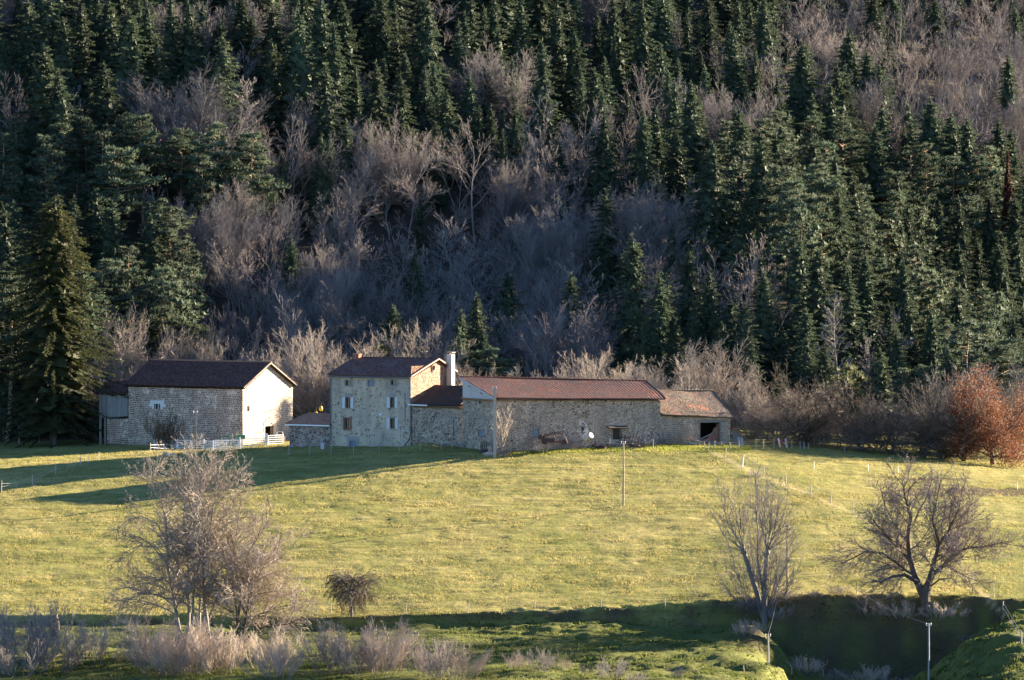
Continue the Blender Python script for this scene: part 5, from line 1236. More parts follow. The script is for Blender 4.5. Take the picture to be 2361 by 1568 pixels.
gate(410, 1038, 468, 1039, 610.5, 610, 1.15, 5, 'second galvanised gate, in shade behind the thin dark pole')
gate(469, 1042, 552, 1045, 609, 608.3, 1.30, 6, 'long bright sunlit gate in front of the barn wall')
gate(495, 1040, 551, 1040, 610, 609.8, 1.30, 6, 'sunlit gate standing close behind the long bright gate')
gate(555, 1035, 612, 1032, 609, 610, 1.15, 5, 'half-sunlit gate running towards the arched barn doorway')
gate(618, 1026, 652, 1024, 610.5, 612, 1.1, 5, 'small gate panel right of the arched barn doorway')
for k, (x, yt, yb, d, s, lab) in enumerate(((356, 1014, 1041, 611.6, .2, 'thick galvanised post at the left end of the cattle pen'), (396, 1014, 1041, 611.2, .16, 'galvanised post at the right end of the leftmost gate'), (408.5, 1013, 1042, 610.7, .22, 'double white post between the first two gates'), (425, 1018, 1038, 610.4, .1, 'thin white post halfway along the second gate'), (441, 1018, 1047, 607.5, .14, 'grey post leaning towards the thin dark pole'), (469.5, 1013, 1046, 608.9, .2, 'white post at the left end of the bright gate'), (490.5, 1016, 1053, 606, .16, 'front white post standing out before the bright gate'), (552.5, 1009, 1044, 608.1, .2, 'tall white post at the right end of the bright gate'), (614.5, 1000, 1036, 610, .16, 'tall grey post beside the arched barn doorway'))):
    g = G(x, d); zt = P(x, yt, d).z; zl = min(g.z, P(x, yb, d).z) - .2; mb = MB(); mb.beam((g.x, d, zl), (g.x, d, zt), s * .8, s * .8); mb.beam((g.x, d, zt), (g.x, d, zt + .03), s * .95, s * .95)
    mb.alone('gate_post', MAT['galv'], lab, 'gate post', (g.x, d, zl), 'posts of the cattle pen')
def tape_fence():
    a = G(346, 606); m = MB(); m.tube([a + Vector((0, 0, -.3)), a + Vector((0, 0, 1.0))], .06, 6); m.alone('fence_post', MAT['post_wood'], 'stubby post at the left end of the white ropes by the cattle pen', 'fence post', a, 'fence posts')
    m = MB(); z = Vector((0, 0, 1)); m.tube([a + z * .75, P(400, 1025, 610.5)], .022, 4); m.tube([a + z * .45, P(405, 1036, 610.2)], .022, 4); m.alone('rope', MAT['tape'], 'two white ropes stretched from a stubby post to the cattle gates', 'rope', a)
tape_fence()

# ------------------------------------------------------------------ things lying about the yard
def rock(px, py, rx, label, m='rock', seed=1, flat=.6, d=None, nm='boulder'):
    g = GP(px, py) if d is None else G(px, d); rnd = random.Random(seed); mb = MB(); mb.ball(g + Vector((0, 0, rx * flat * .45)), rx, rx * .8, rx * flat, 10, 7, .14, rnd); mb.alone(nm, MAT[m], label, nm.split('_')[-1], g)
rock(383, 1050, .45, 'tan boulder in the weeds below the cattle pen, left one', seed=2); rock(398, 1051, .38, 'tan boulder in the weeds below the cattle pen, right one', seed=3)
def junk():
    # car wreck
    g = G(1279, 585.6); g.z = P(1279, 1023, 585.6).z
    root = thing('car_wreck', 'rusty stripped car shell lying in the grass at the long barn wall', 'car wreck', g)
    sc = 585.6 / FPX
    prof = [(1249, 1021), (1249, 1008), (1254, 1003), (1263, 1003), (1271, 1000), (1281, 998.5), (1292, 999), (1299, 1003), (1304, 1010), (1308, 1021)]
    pt = lambda x, y, dy: Vector(((x - 1279) * sc, dy, (1023 - y) * sc)) + g
    mb = MB(); n = len(prof)
    for k in range(n - 1):                                       # roof and scuttle skin between the two sides
        if k in (3, 6): continue
        a, b = prof[k], prof[k + 1]; mb.quad(pt(*a, -.1), pt(*b, -.1), pt(*b, 1.35), pt(*a, 1.35)); e = Vector((0, 0, -.04)); mb.quad(pt(*a, -.1) + e, pt(*a, 1.35) + e, pt(*b, 1.35) + e, pt(*b, -.1) + e)
    for dy in (-.1, 1.35):
        for k in range(n - 1): mb.tube([pt(*prof[k], dy), pt(*prof[k + 1], dy)], 0.07, 6)
        mb.tube([pt(1278, 999, dy), pt(1279, 1021, dy)], .06, 6); mb.tube([pt(1262, 1003, dy), pt(1258, 1012, dy)], .05, 6)
        mb.tube([pt(1249, 1020, dy), pt(1307, 1020, dy)], .09, 6)
    mb.build('body_shell', MAT['rust'], root)
    m = MB(); a, b, c, d_ = pt(1249.5, 1020, -.12), pt(1278, 1020, -.12), pt(1278, 1011, -.12), pt(1249.5, 1009, -.12); m.quad(a, b, c, d_); e = Vector((0, .05, 0)); m.quad(a + e, d_ + e, c + e, b + e); m.quad(d_, c, c + e, d_ + e); m.build('door', MAT['rust_dark'], root)
    for x in (1256, 1300):
        m = MB(); c = pt(x, 1019, -.14); m.tube([c + Vector((0, -.06, 0)), c + Vector((0, .12, 0))], [.30, .30], 12); m.build('wheel', MAT['rust_dark'], root)
    m = MB(); m.ball(pt(1250, 1008, .3), .35, .4, .3, 8, 5, .25, random.Random(3)); m.build('engine_lump', MAT['rust_dark'], root)
    # white tank lying tilted
    g = G(1357, 589.0); g.z = P(1357, 1019, 589).z; m = MB(); a = P(1350, 1013, 589.2); b = P(1364, 1003.5, 588.4); u = (b - a).normalized()
    root = thing('white_tank', 'tilted white enamel water tank resting against the long barn wall', 'tank', a)
    m.tube([a - u * .12, a, b, b + u * .02], [.2, .33, .37, .37], 14); m.build('drum', MAT['white_metal'], root)
    m = MB(); m.tube([b + u * .0, b + u * .06], [.40, .40], 14, False); m.build('rim', MAT['brick'], root)
    rnd = random.Random(12)
    def heap(nm, label, cat, px, d, parts, mat):
        g = G(px, d); m = MB()
        for dx, dz, l, a_, t in parts:
            c = g + Vector((dx, rnd.uniform(-.25, .25), dz)); v = Vector((math.cos(a_), rnd.uniform(-.3, .3), math.sin(a_))) * l / 2; m.beam(c - v, c + v, t, t * .8)
        m.ball(g + Vector((0, .1, .1)), parts[0][2] * .6, .4, .26, 8, 5, .3, rnd)
        m.alone(nm, MAT[mat], label, cat, g)
    heap('scrap_heap', 'dark heap of scrap iron right of the white tank', 'scrap', 1385, 589.6, [(rnd.uniform(-1, 1), rnd.uniform(.1, .6), rnd.uniform(.5, 1.4), rnd.uniform(-.9, 1.2), .07) for _ in range(16)], 'rust_dark')
    heap('scrap_heap', 'low pile of grey boards under the long barn door', 'scrap', 1424, 591, [(rnd.uniform(-1.1, 1.1), rnd.uniform(.1, .45), rnd.uniform(.9, 1.8), rnd.uniform(-.15, .15), .1) for _ in range(10)], 'old_wood')
    heap('harrow', 'old dark harrow frame leaning on the wall right of the barn door', 'harrow', 1452, 592.3, [(k * .35 - 1.0, .75, 1.3, 1.35, .07) for k in range(7)] + [(0, 1.1, 2.4, .05, .08), (0, .5, 2.4, .02, .08)], 'rust_dark')
    heap('brush_pile', 'small reddish brush pile in the bright grass before the barn', 'brush pile', 1466, 590.5, [(rnd.uniform(-.9, .9), rnd.uniform(.05, .35), rnd.uniform(.6, 1.2), rnd.uniform(-.5, .5), .05) for _ in range(26)], 'manure')
    heap('log_pile', 'pile of pale split logs below the round vent', 'log pile', 1592, 595.8, [(rnd.uniform(-.75, .75), .12 + .2 * (k // 5), rnd.uniform(.9, 1.5), rnd.uniform(-.55, -.05), .17) for k in range(14)], 'post_wood')
    heap('plank_stack', 'grey planks lying under the open bay', 'planks', 1645, 597.2, [(rnd.uniform(-.6, .6), .12 + .07 * k, 1.9, rnd.uniform(-.06, .06), .12) for k in range(5)], 'old_wood')
    heap('pallet', 'broken pallet leaning on the wall under the boarded gable window', 'pallet', 1119, 585.6, [(k * .2 - .5, .65, 1.25, 1.5, .1) for k in range(6)] + [(0, .4, 1.2, .02, .09), (0, .95, 1.2, -.02, .09)], 'dark_wood')
    heap('plank_stack', 'pale leaning boards beside the foot of the concrete pole', 'planks', 1127, 583.6, [(k * .14, .5, 1.15, 1.75, .1) for k in range(3)], 'post_wood')
    # weeds and old iron at the wall foot
    g = G(743, 595.4); g.z = P(743, 1033, 595.4).z - .1; m = MB(); m.box(g + Vector((0, 0, .32)), .42, .3, .66); m.box(g + Vector((0, 0, .67)), .46, .34, .05); m.tube([g + Vector((0, 0, .69)), g + Vector((0, 0, 1.05)), g + Vector((.1, 0, 1.1))], .035, 6)
    m.alone('meter_box', MAT['white_metal'], 'white meter box with a pipe on the grass between shed and farmhouse', 'meter box', g)
    for x, s, lab in ((1800, .0, 'faded pink board leaning on the yard fence, left one'), (1815, .1, 'faded pink board leaning on the yard fence, right one'), (1706, .12, 'pale board leaning on the end of the plank shed, left one'), (1713, .12, 'pale board leaning on the end of the plank shed, right one')):
        dd = 603.0 if x > 1750 else 598.6; g = G(x, dd); m = MB(); m.beam(g + Vector((0, 0, -.1)), g + Vector((-.25 + s, .3, 1.05)), .28, .05); m.alone('leaning_board', MAT['pink' if x > 1750 else 'post_wood'], lab, 'board', g, 'boards leaning in the yard')
    g = G(1808, 603); m = MB(); m.beam(g + Vector((-.5, 0.1, .9)), g + Vector((.45, .1, .15)), .1, .05); m.alone('leaning_board', MAT['pink'], 'faded pink board lying aslant between two leaning pink boards', 'board', g, 'boards leaning in the yard')
    # green machine and a round trough by the barn
    g = G(537, 611.5); root = thing('farm_machine', 'dark green farm machine parked at the foot of the barn wall', 'machine', g)
    m = MB()
    for z in (.35, .9, 1.3): m.tube([g + Vector((-1.4, 0, z)), g + Vector((.9, 0, z))], .05, 6)
    for x in (-1.4, -.3, .9): m.tube([g + Vector((x, 0, 0)), g + Vector((x, 0, 1.45))], .05, 6)
    m.build('frame', MAT['green_metal'], root); m = MB(); m.box(g + Vector((1.0, .2, 1.25)), .9, .6, .5); m.build('hopper', MAT['green_metal'], root)
    g = G(645, 616); root = thing('feed_trough', 'round dark feed trough standing by the lit gable wall', 'trough', g); m = MB(); m.tube([g + Vector((0, 0, .0)), g + Vector((0, 0, .3)), g + Vector((0, 0, .75))], [.5, .62, .66], 14); m.build('tub', MAT['rust_dark'], root)
    m = MB(); m.tube([g + Vector((-.5, 0, .7)), g + Vector((-.3, 0, 1.35)), g + Vector((.3, 0, 1.35)), g + Vector((.5, 0, .7))], .035, 6); m.build('hoop', MAT['galv'], root)
    # yellow feeders in the tree behind the shed
    for x, y, lab in ((740, 942, 'upper yellow bag hanging in the pale tree behind the shed'), (729, 955, 'lower yellow bag in the pale tree just above the shed roof')):
        c = P(x, y, 612.0); m = MB(); m.ball(c, .22, .18, .33, 8, 6, .12, rnd); m.tube([c + Vector((0, 0, .3)), c + Vector((.1, 0, .8))], .02, 4); m.alone('hanging_bag', MAT['yellow'], lab, 'bag', c, 'yellow bags in the tree')
    # posts and wooden shed behind the spruce at the far left
    for x, yt, yb, dd, lab in ((43, 940, 983, 634, 'tall pale post under the big spruce at the far left'), (90, 960, 985, 636, 'short stump of a post left of the spruce trunk')):
        g = G(x, dd); h = (yb - yt) * dd / FPX; m = MB(); m.tube([g + Vector((0, 0, -.3)), g + Vector((0, 0, h))], .1, 6); m.alone('fence_post', MAT['post_wood'], lab, 'fence post', g, 'fence posts')
junk()
def stump():
    g = GP(129, 1452); m = MB(); h = 38 * g.y / FPX; m.tube([g + Vector((0, 0, -.3)), g + Vector((.05, 0, h * .4)), g + Vector((-.1, 0, h * .8)), g + Vector((0.02, 0, h))], [.3, .22, .2, .05], 9); m.tube([g + Vector((0, 0, h * .45)), g + Vector((.35, -.1, h * .75))], [.12, .05], 6)
    m.alone('tree_stump', MAT['stump'], 'broken dead tree stump on the bank left of the multi-stemmed tree', 'stump', g)
stump()

# ------------------------------------------------------------------ the forest on the slope: apex pixel -> the tree of that height standing on the hillside
LIST = {
 'S': "65,-6 116,-12 188,-5 147,38 253,-8 300,20 340,0 395,-8 436,4 468,6 506,42 557,-12 629,10 581,36 770,55 790,-6 626,92 10,82 103,100 110,140 137,165 240,148 209,185 363,85 752,145 857,38 987,-6 1086,-8 1304,-8 1284,-4 1267,72 1250,85 1325,72 1414,-12 1440,-4 1527,-10 1585,31 1003,284 1393,267 1386,205 1482,250 1561,300 1848,92 1957,68 1998,110 1930,150 2026,147 1592,185 2155,-4 2012,-22 2323,120 2091,225 2145,222 135,452 170,450 219,435 260,465 30,465 7,470 349,497 969,460 956,582 1397,435 1458,538 1520,623 1636,623 1588,558 1885,572 1995,582 2210,452 2282,440 2340,450 2309,535 1858,705 1718,692 1807,753 2067,753 2230,263 2302,270 2330,294 1643,325 1099,675 906,702 1065,712 700,-14 740,-10 880,-8 1140,-12 1200,-6 1480,-12 1630,-10 1700,-6 1760,-12 1600,700 1480,700 1550,720 1650,760",
 'F': "690,22 910,4 1072,28 1057,45 1416,78 1475,5 1195,100 1181,137 788,130 822,160 887,137 935,120 980,150 1000,144 1081,174 1122,137 1105,243 1132,243 1188,253 1202,258 1159,300 1393,133 1339,157 1363,178 1445,212 1540,161 1540,270 1513,284 798,273 851,273 1290,328 347,250 308,257 742,305 760,315 650,355 1588,20 1612,50 1638,60 1682,50 1762,65 1624,150 1740,110 1663,190 1663,236 1790,181 1827,174 1858,215 1817,243 1721,195 542,818 949,733 1058,750 1110,753 1176,825 1202,823 1749,490 1728,565 1773,548 2186,800",
 'P': "328,270 150,287 190,274 225,305 253,285 496,287 420,300 465,360 565,308 590,308 7,315 97,318 106,403 497,182 270,340 1745,273 1803,256 1872,267 1940,277 2012,318 2101,335 2131,332 1680,277 1715,325 1916,328 1971,300 2060,393 1978,427 1793,380 1824,413 2196,360 2248,362 2190,290 2282,342 2067,441 2282,427 1872,376 407,483 427,565 308,575 277,600 240,620 359,613 444,617 390,650 335,655 14,634 311,726 373,750 451,750 420,763 2115,562 2159,617 2193,623 2258,665 2234,736 2272,740 2313,795 2000,480 1900,450 1840,480",
 'B': "424,190 472,205 616,260 660,290 38,190 188,205 760,220 418,412 783,345 1147,126 1257,236 1301,239 1181,290 1236,308 1530,171 1568,168 874,300 812,342 898,318 942,315 1051,297 1096,308 1345,280 1448,267 1359,445 1855,7 1814,27 1879,10 1913,5 1998,31 2033,72 2077,0 2073,106 2121,100 2162,90 2220,90 2258,45 2289,24 2238,133 2203,160 2340,190 2313,240 1985,195 2131,195 1793,103 1708,92 1684,219 485,480 1284,500 1325,490 1222,524 1273,623 1342,610 1154,613 1462,466 1496,456 1540,521 1496,535 1793,664 1636,568 1674,572",
 'L': "561,192 1937,685 2012,777", 'X': "2323,345",
}
HT = {'S': (13, 22), 'F': (10, 15), 'P': (14, 18), 'B': (12, 16), 'L': (15, 18), 'X': (17, 19)}
BARE = [[(380, 190), (470, 180), (700, 250), (700, 330), (870, 290), (1190, 285), (1420, 275), (1420, 430), (1500, 440), (1600, 540), (1640, 620), (1420, 640), (1420, 880), (1000, 880), (520, 860), (480, 620), (480, 500), (380, 420)],
        [(1780, 60), (1860, -60), (2420, -60), (2420, 330), (2200, 250), (2090, 220), (2030, 130), (1900, 60)]]
PINE = [[(-60, 250), (300, 250), (640, 300), (640, 480), (460, 600), (460, 800), (220, 800), (-60, 700)], [(1640, 260), (1900, 250), (2420, 330), (2420, 840), (2150, 840), (1900, 500), (1640, 420)]]
def inside(pl, x, y):
    c = False; j = len(pl) - 1
    for i in range(len(pl)):
        (a, b), (e, f) = pl[i], pl[j]
        if (b > y) != (f > y) and x < (e - a) * (y - b) / (f - b) + a: c = not c
        j = i
    return c
def slope_depth(px, py, H):
    ds = np.arange(645, 980, 1.0); xs = (px - CX) / FPX * ds
    zz = land(xs, ds) + H; v = ray(px, py); zr = CAMZ + v.z / v.y * ds
    hit = np.nonzero(zz >= zr)[0]
    return float(ds[hit[0]]) if len(hit) else None
ROWS = ((60, 'at the slope top'), (135, 'below the slope top'), (215, 'high on the slope'), (330, 'on the upper slope'), (480, 'on the middle slope'), (640, 'on the lower slope'), (2000, 'at the slope foot'))
COLS = ((130, 'above the big spruce'), (300, 'above the wooden lean-to'), (470, 'above the left barn'), (700, 'above the low shed'), (960, 'above the farmhouse'), (1220, 'above the concrete pole'), (1500, 'above the long barn'), (1620, 'above where the barns meet'), (1740, 'above the mossy-roofed barn'), (2000, 'above the orchard'), (2180, 'left of the russet oak'), (5000, 'above the russet oak'))
ADJ = {'S': 'dark spruce', 'F': 'pointed fir', 'P': 'blue-green pine', 'B': 'bare tree'}
ORD = ['', 'second', 'third', 'fourth', 'fifth', 'sixth', 'seventh', 'eighth', 'ninth', 'tenth', 'eleventh', 'twelfth', 'thirteenth', 'fourteenth', 'fifteenth', 'sixteenth', 'seventeenth', 'eighteenth', 'nineteenth']
NUM = ['', 'one', 'two', 'three', 'four', 'five', 'six', 'seven', 'eight', 'nine', 'ten', 'eleven', 'twelve', 'thirteen', 'fourteen', 'fifteen', 'sixteen', 'seventeen', 'eighteen', 'nineteen', 'twenty']
NUM += ['twenty-' + n for n in NUM[1:10]] + ['thirty']; ORD += ['twentieth'] + ['twenty-' + n for n in ['first'] + ORD[1:9]] + ['thirtieth']
GROUP = {'S': 'spruces of the forest slope', 'F': 'firs of the forest slope', 'P': 'pines of the forest slope', 'B': 'bare trees of the forest slope', 'L': 'bare larches of the forest slope'}
DROP = set()
def forest():
    rnd = random.Random(21); T = []
    for k, s in LIST.items():
        for e in s.split():
            px, py = (int(q) for q in e.split(','))
            H = rnd.uniform(*HT[k])
            if (px, py) == (690, 22): H = 21
            d = slope_depth(px, py, H)
            if d is None: continue
            if d <= 646:                                           # too low for that height: a shorter tree on the lower edge
                d = 652.0 + rnd.uniform(0, 6); g = G(px, d); H = max(4.0, P(px, py, d).z - g.z)
            T.append([k, px, py, d, H])
    used = [((t[1] - CX) / FPX * t[3], t[3]) for t in T]
    tries = 0; fill = 0
    while tries < 30000 and fill < 480:
        tries += 1
        d = rnd.uniform(650, 960); px = rnd.uniform(-50, 2410); x = (px - CX) / FPX * d; z = gz(x, d)
        qx, qy = proj((x, d, z + 12))
        k = 'B' if any(inside(p, qx, qy - 30) for p in BARE) and rnd.random() < 0.93 else None
        if not k:
            if any(inside(p, qx, qy) for p in PINE): k = 'P' if rnd.random() < (0.40 if px < 1000 else 0.18) else 'S'
            else: k = rnd.choices('SFB', (0.68, 0.20, 0.12))[0]
        H = rnd.uniform(*HT[k]) * 0.86
        qx, qy = proj((x, d, z + H))
        if qy < -190 or qy > 900: continue
        if 930 < qx < 1560 and qy > 640 and k != 'B' : continue
        md = {'S': 4.8, 'F': 3.6, 'P': 4.2, 'B': 4.1}[k]
        if any((x - a) ** 2 + (d - b) ** 2 < md * md for a, b in used): continue
        used.append((x, d)); T.append([k, qx, qy, d, H]); fill += 1
    from collections import Counter; print('forest', Counter(t[0] for t in T))
    cells = {}
    for i, t in enumerate(T):
        t.append(i)
        if i in DROP: continue
        r = next(n for y, n in ROWS if t[2] < y); c = next(n for x, n in COLS if t[1] < x)
        cells.setdefault((t[0], r, c), []).append(t)
    for (k, r, c), ts in cells.items():
        ts.sort(key=lambda t: t[1]); n = len(ts)
        for j, (k_, px, py, d, H, i) in enumerate(ts):
            if k == 'L': lab = ('slender bare larch with pale twigs high on the slope above the shed' if px < 900 else 'tall bare larch with a bushy top rising behind the grey orchard' if px < 1980 else 'shorter dull bare larch right of the taller larch behind the orchard')
            elif k == 'X': lab = 'dead red-brown conifer among green trees above the russet oak'
            elif (px, py) == (690, 22): lab = 'largest bright green fir with a bare pale trunk high on the left slope'
            elif (px, py) == (1003, 284): lab = 'dark spruce with a yellow lit tip amid pale bare trees'
            elif n == 1: lab = f'lone {ADJ[k]} {r} {c}'
            elif j == 0: lab = f'leftmost of {NUM[n]} {ADJ[k]}s {r} {c}'
            elif j == n - 1: lab = f'rightmost of {NUM[n]} {ADJ[k]}s {r} {c}'
            else: lab = f'{ORD[j]} from left of {NUM[n]} {ADJ[k]}s {r} {c}'
            x = (px - CX) / FPX * d
            wide = rnd.uniform(0.85, 1.15)
            var = None
            if (px, py) == (690, 22): wide, var = 1.25, 2
            if (px, py) == (1475, 5): var = 3
            o = plant(k, (x, d, gz(x, d) - 0.1), H, lab, GROUP.get(k), wide, rnd=rnd, var=var, lean=rnd.gauss(0, 0.02) if k in 'PB' else 0)
            o['tree_index'] = i
forest()

# ------------------------------------------------------------------ trees about the farm
def big_spruce():
    g = G(122, 628.0); top = P(138, 450, 628).z; H = top - g.z
    root = thing('big_spruce_tree', 'huge dark spruce with drooping golden-lit boughs left of the barn', 'spruce', g)
    m = MB(); n = 8; m.tube([g + Vector((0, 0, -.6)) + Vector((0.35 * k / n, 0, (H + .3) * k / n)) for k in range(n + 1)], [.48 * (1 - .93 * k / n) for k in range(n + 1)], 8); m.build('trunk', MAT['bark_spruce'], root)
    r = np.random.default_rng(3)
    V = spruce_crown(31, H, 7.6, z0=0.08, step=0.50, per=13, droop=0.42, blade=0.55, bw=0.14, jit=0.34, taper=0.56, dens=1.3, skirt=.6, zj=0.9, core=0.55)
    V[:, 0] += 0.35 * V[:, 2] / H
    o = bpy.data.objects.new('crown', blade_mesh('crown', V, MAT['bigspruce'])); COL.objects.link(o); o.parent = root
big_spruce()
NEAR = [  # kind, px, apex y, depth, label, width, variant
    ('S', 10, 600, 642, 'tall dark spruce at the left edge beside the big spruce', 1.1, 1), ('P', 14, 634, 638, 'reddish-trunked pine half hidden by the big spruce at the left edge', 1.0, 1),
    ('S', 70, 640, 648, 'spruce standing just behind the left flank of the big spruce', 1.1, 0), ('S', 190, 600, 646, 'spruce showing behind the right flank of the big spruce', 1.1, 3),
    ('D', 262, 726, 645, 'pale bushy bare tree between big spruce and barn ridge', .75, 0), ('D', 318, 775, 646, 'pale bare tree behind the left end of the barn ridge', .8, 1), ('D', 384, 788, 647, 'low tan bare tree behind the middle of the barn ridge', .9, 2), ('D', 452, 770, 646, 'tan bare tree behind the right half of the barn ridge', .8, 0), ('D', 500, 796, 646, 'small bare tree behind the barn ridge near the gable', .8, 1),
    ('Q', 311, 728, 656, 'young round pine behind the barn, left of three', .8, 0), ('Q', 373, 752, 656, 'young round pine behind the barn, middle of three', .9, 1), ('Q', 452, 752, 658, 'young round pine behind the barn, right of three', .8, 0), ('F', 542, 818, 652, 'tiny fir peeping over the barn ridge near the gable', 1.0, 1),
    ('D', 232, 870, 634, 'low brown bare thicket tree behind the wooden lean-to', 1.3, 1),
    ('D', 735, 768, 632, 'big pale many-stemmed bare tree between barn and farmhouse', 1.0, 0), ('D', 672, 815, 640, 'smaller bare tree rising right behind the barn gable', .9, 1), ('D', 800, 800, 630, 'bare tree behind the left chimney of the farmhouse', .9, 2),
    ('Q', 890, 798, 645, 'round yellow-green pine behind the farmhouse ridge', .9, 1), ('D', 965, 768, 640, 'pale bushy bare tree rising behind the farmhouse ridge', 1.0, 1), ('D', 912, 812, 638, 'low bare tree behind the middle of the farmhouse roof', .9, 2),
    ('F', 906, 702, 655, 'slender fir above the farmhouse roof, in the shade', 1.2, 0), ('F', 949, 734, 650, 'small fir between bare trees above the farmhouse', 1.2, 4),
    ('S', 1064, 712, 645, 'dark spruce right of the cream chimney', .85, 5), ('F', 1057, 752, 640, 'sunlit fir in front of the spruce right of the chimney', 1.1, 0), ('S', 1099, 676, 650, 'taller dark spruce second right of the chimney', .9, 0), ('F', 1112, 755, 644, 'shaded fir low beside the two spruces by the chimney', 1.2, 2),
    ('P', 1130, 804, 642, 'broad sunlit pine behind the left end of the long barn', 1.45, 5), ('F', 1176, 825, 643, 'little fir right of the broad pine behind the long barn', 1.0, 1), ('F', 1202, 823, 644, 'little fir second right of the broad pine', 1.0, 3),
    ('D', 1095, 848, 616, 'low bare bush tree behind the annex roof', 1.2, 1), ('D', 1248, 842, 620, 'low bare tree over the left half of the long barn ridge', 1.2, 2), ('D', 1385, 820, 622, 'round pale bare tree over the right half of the long barn ridge', 1.15, 0), ('D', 1330, 858, 620, 'small bare tree between two others over the long barn ridge', 1.1, 1), ('D', 1452, 862, 622, 'small dark bare tree near the right end of the long barn ridge', 1.1, 1),
    ('D', 1610, 800, 622, 'biggest domed bare tree behind the mossy-roofed barn', 1.15, 1), ('D', 1545, 838, 620, 'bare tree on the left side of the big domed tree', 1.1, 0), ('D', 1690, 838, 621, 'tan bare tree on the right side of the big domed tree', 1.0, 2), ('D', 1735, 880, 618, 'lower bare tree right of the plank shed', 1.1, 1),
    ('P', 1803, 862, 632, 'slim lit pine behind the grey trees right of the barns', .9, 2), ('F', 1783, 893, 630, 'thin young fir left of the slim lit pine', .9, 3),
    ('D', 1795, 905, 612, 'dense grey-brown bare tree behind the yard fence', 1.3, 0), ('O', 1855, 865, 610, 'dark-limbed leaning tree with reddish shoots behind the yard fence corner', 1.0, 0), ('D', 1905, 885, 614, 'bushy bare tree right behind the dark-limbed tree', 1.1, 2),
    ('Q', 1957, 842, 626, 'big rounded sunlit pine behind the orchard', 1.0, 1), ('P', 2082, 848, 628, 'narrow sunlit pine behind the orchard, left of a pair', 1.0, 2), ('P', 2130, 842, 630, 'darker broad pine behind the orchard, right of a pair', 1.1, 0), ('S', 2187, 800, 634, 'bluish spruce left of the russet oak', .9, 3), ('P', 2240, 740, 640, 'pine above the left side of the russet oak', 1.2, 3), ('P', 2318, 795, 636, 'pine with bent pale boughs above the russet oak', 1.3, 5),
    ('O', 1985, 915, 610, 'dark orchard tree with knotted trunk, leftmost', 1.0, 1), ('O', 2055, 925, 608, 'dark orchard tree, second from the left', 1.0, 2), ('O', 2130, 945, 607, 'low dark orchard tree, third from the left', 1.15, 0), ('O', 2170, 910, 607, 'dark orchard tree next to the russet oak', 1.1, 1),
    ('D', 2020, 935, 618, 'pale bare tree behind the left orchard trees', 1.3, 1), ('D', 2110, 935, 620, 'pale bare tree behind the middle orchard trees', 1.3, 2), ('D', 2215, 850, 618, 'grey bare tree behind the left of the russet oak', 1.0, 0), ('D', 2355, 850, 620, 'grey bare tree behind the right of the russet oak', 1.1, 1), ('D', 1935, 945, 616, 'low bare tree filling the gap left of the orchard', 1.3, 2),
    ('D', 1762, 925, 616, 'low thicket tree left of the yard fence posts', 1.4, 0), ('D', 1840, 930, 618, 'grey thicket behind the dark-limbed leaning tree', 1.4, 1), ('D', 1970, 960, 617, 'grey thicket between the first two orchard trees', 1.5, 0), ('D', 2075, 965, 617, 'grey thicket between the middle orchard trees', 1.5, 2), ('D', 2200, 930, 616, 'brown thicket right of the bluish spruce', 1.4, 0), ('O', 2225, 960, 606, 'low dark fruit tree touching the russet oak', 1.1, 2), ('D', 2250, 900, 622, 'tall thicket behind the russet oak trunk', 1.3, 2), ('D', 2320, 900, 622, 'thicket behind the right boughs of the russet oak', 1.3, 0), ('D', 1880, 960, 612, 'low brush tree at the yard fence corner', 1.5, 1),
    ('S', 1730, 760, 645, 'spruce directly behind the big domed tree, right side', 1.0, 2), ('S', 1665, 740, 648, 'spruce directly behind the big domed tree, middle', 1.0, 4), ('S', 1560, 740, 648, 'spruce directly behind the big domed tree, left side', 1.0, 0), ('S', 1860, 770, 644, 'spruce behind the dark-limbed leaning tree', 1.0, 6), ('S', 1900, 790, 642, 'spruce left of the big rounded pine', 1.0, 1), ('S', 2030, 800, 642, 'spruce between the rounded pine and the pair of pines', 1.0, 3),
]
for kd, px, py, d, lab, wd_, var in NEAR:
    g = G(px, d, -0.15); plant(kd, g, P(px, py, d).z - g.z, lab, None, wd_, var=var)
def custom_tree(name, label, cat, base, wd, trunk, crown, leaves=None, lm=None, lname='leaves'):
    root = thing(name, label, cat, base)
    wd.trunk.build('trunk', MAT[trunk], root); wd.crown.build('crown', MAT[crown], root)
    if leaves: leaves.build(lname, MAT[lm], root)
    return root
def wire_bush():
    g = G(377, 611); wd = Wood(61, 2, (3.0, 4.0), (28, 35), (0.45, 0.45), (0.3, 0.3), .1, .12, .022, split=0, sides=(5, 4, 3)); rnd = random.Random(8)
    for k in range(20):
        a = rnd.uniform(0, 6.28); l = rnd.uniform(.1, .75); pts = wd.line(g + Vector((.3 * math.cos(a), .3 * math.sin(a), -.3)), Vector((l * math.cos(a), l * math.sin(a), 1)), rnd.uniform(2.6, 4.1), 5, .15, 0); wd.limb(pts, .04, .015, 0)
    custom_tree('dark_bush', 'round dark leafless bush growing against the barn wall', 'bush', g, wd, 'bark_dark', 'twig_dark', wd.leaves(900, .07, .25), 'bushleaf')
    # pale little tree by the concrete pole
    g = G(1152, 582.6); wd = Wood(62, 2, (2.2, 3.2), (30, 35), (0.45, 0.45), (0.4, 0.3), .12, .3, .020, split=0, sides=(6, 4, 3))
    for k, (dx, l) in enumerate(((-.45, 4.6), (.1, 5.2), (.35, 4.9), (.12, 4.2))):
        pts = wd.line(g + Vector((.2 + .1 * k, .2, -.3)), Vector((dx, .05 * k, 1)), l, 6, .1, 0); wd.limb(pts, .07, .018, 0)
    custom_tree('small_pale_tree', 'small pale-stemmed bare tree beside the concrete pole', 'bare tree', g, wd, 'twig_pale', 'twig_pale')
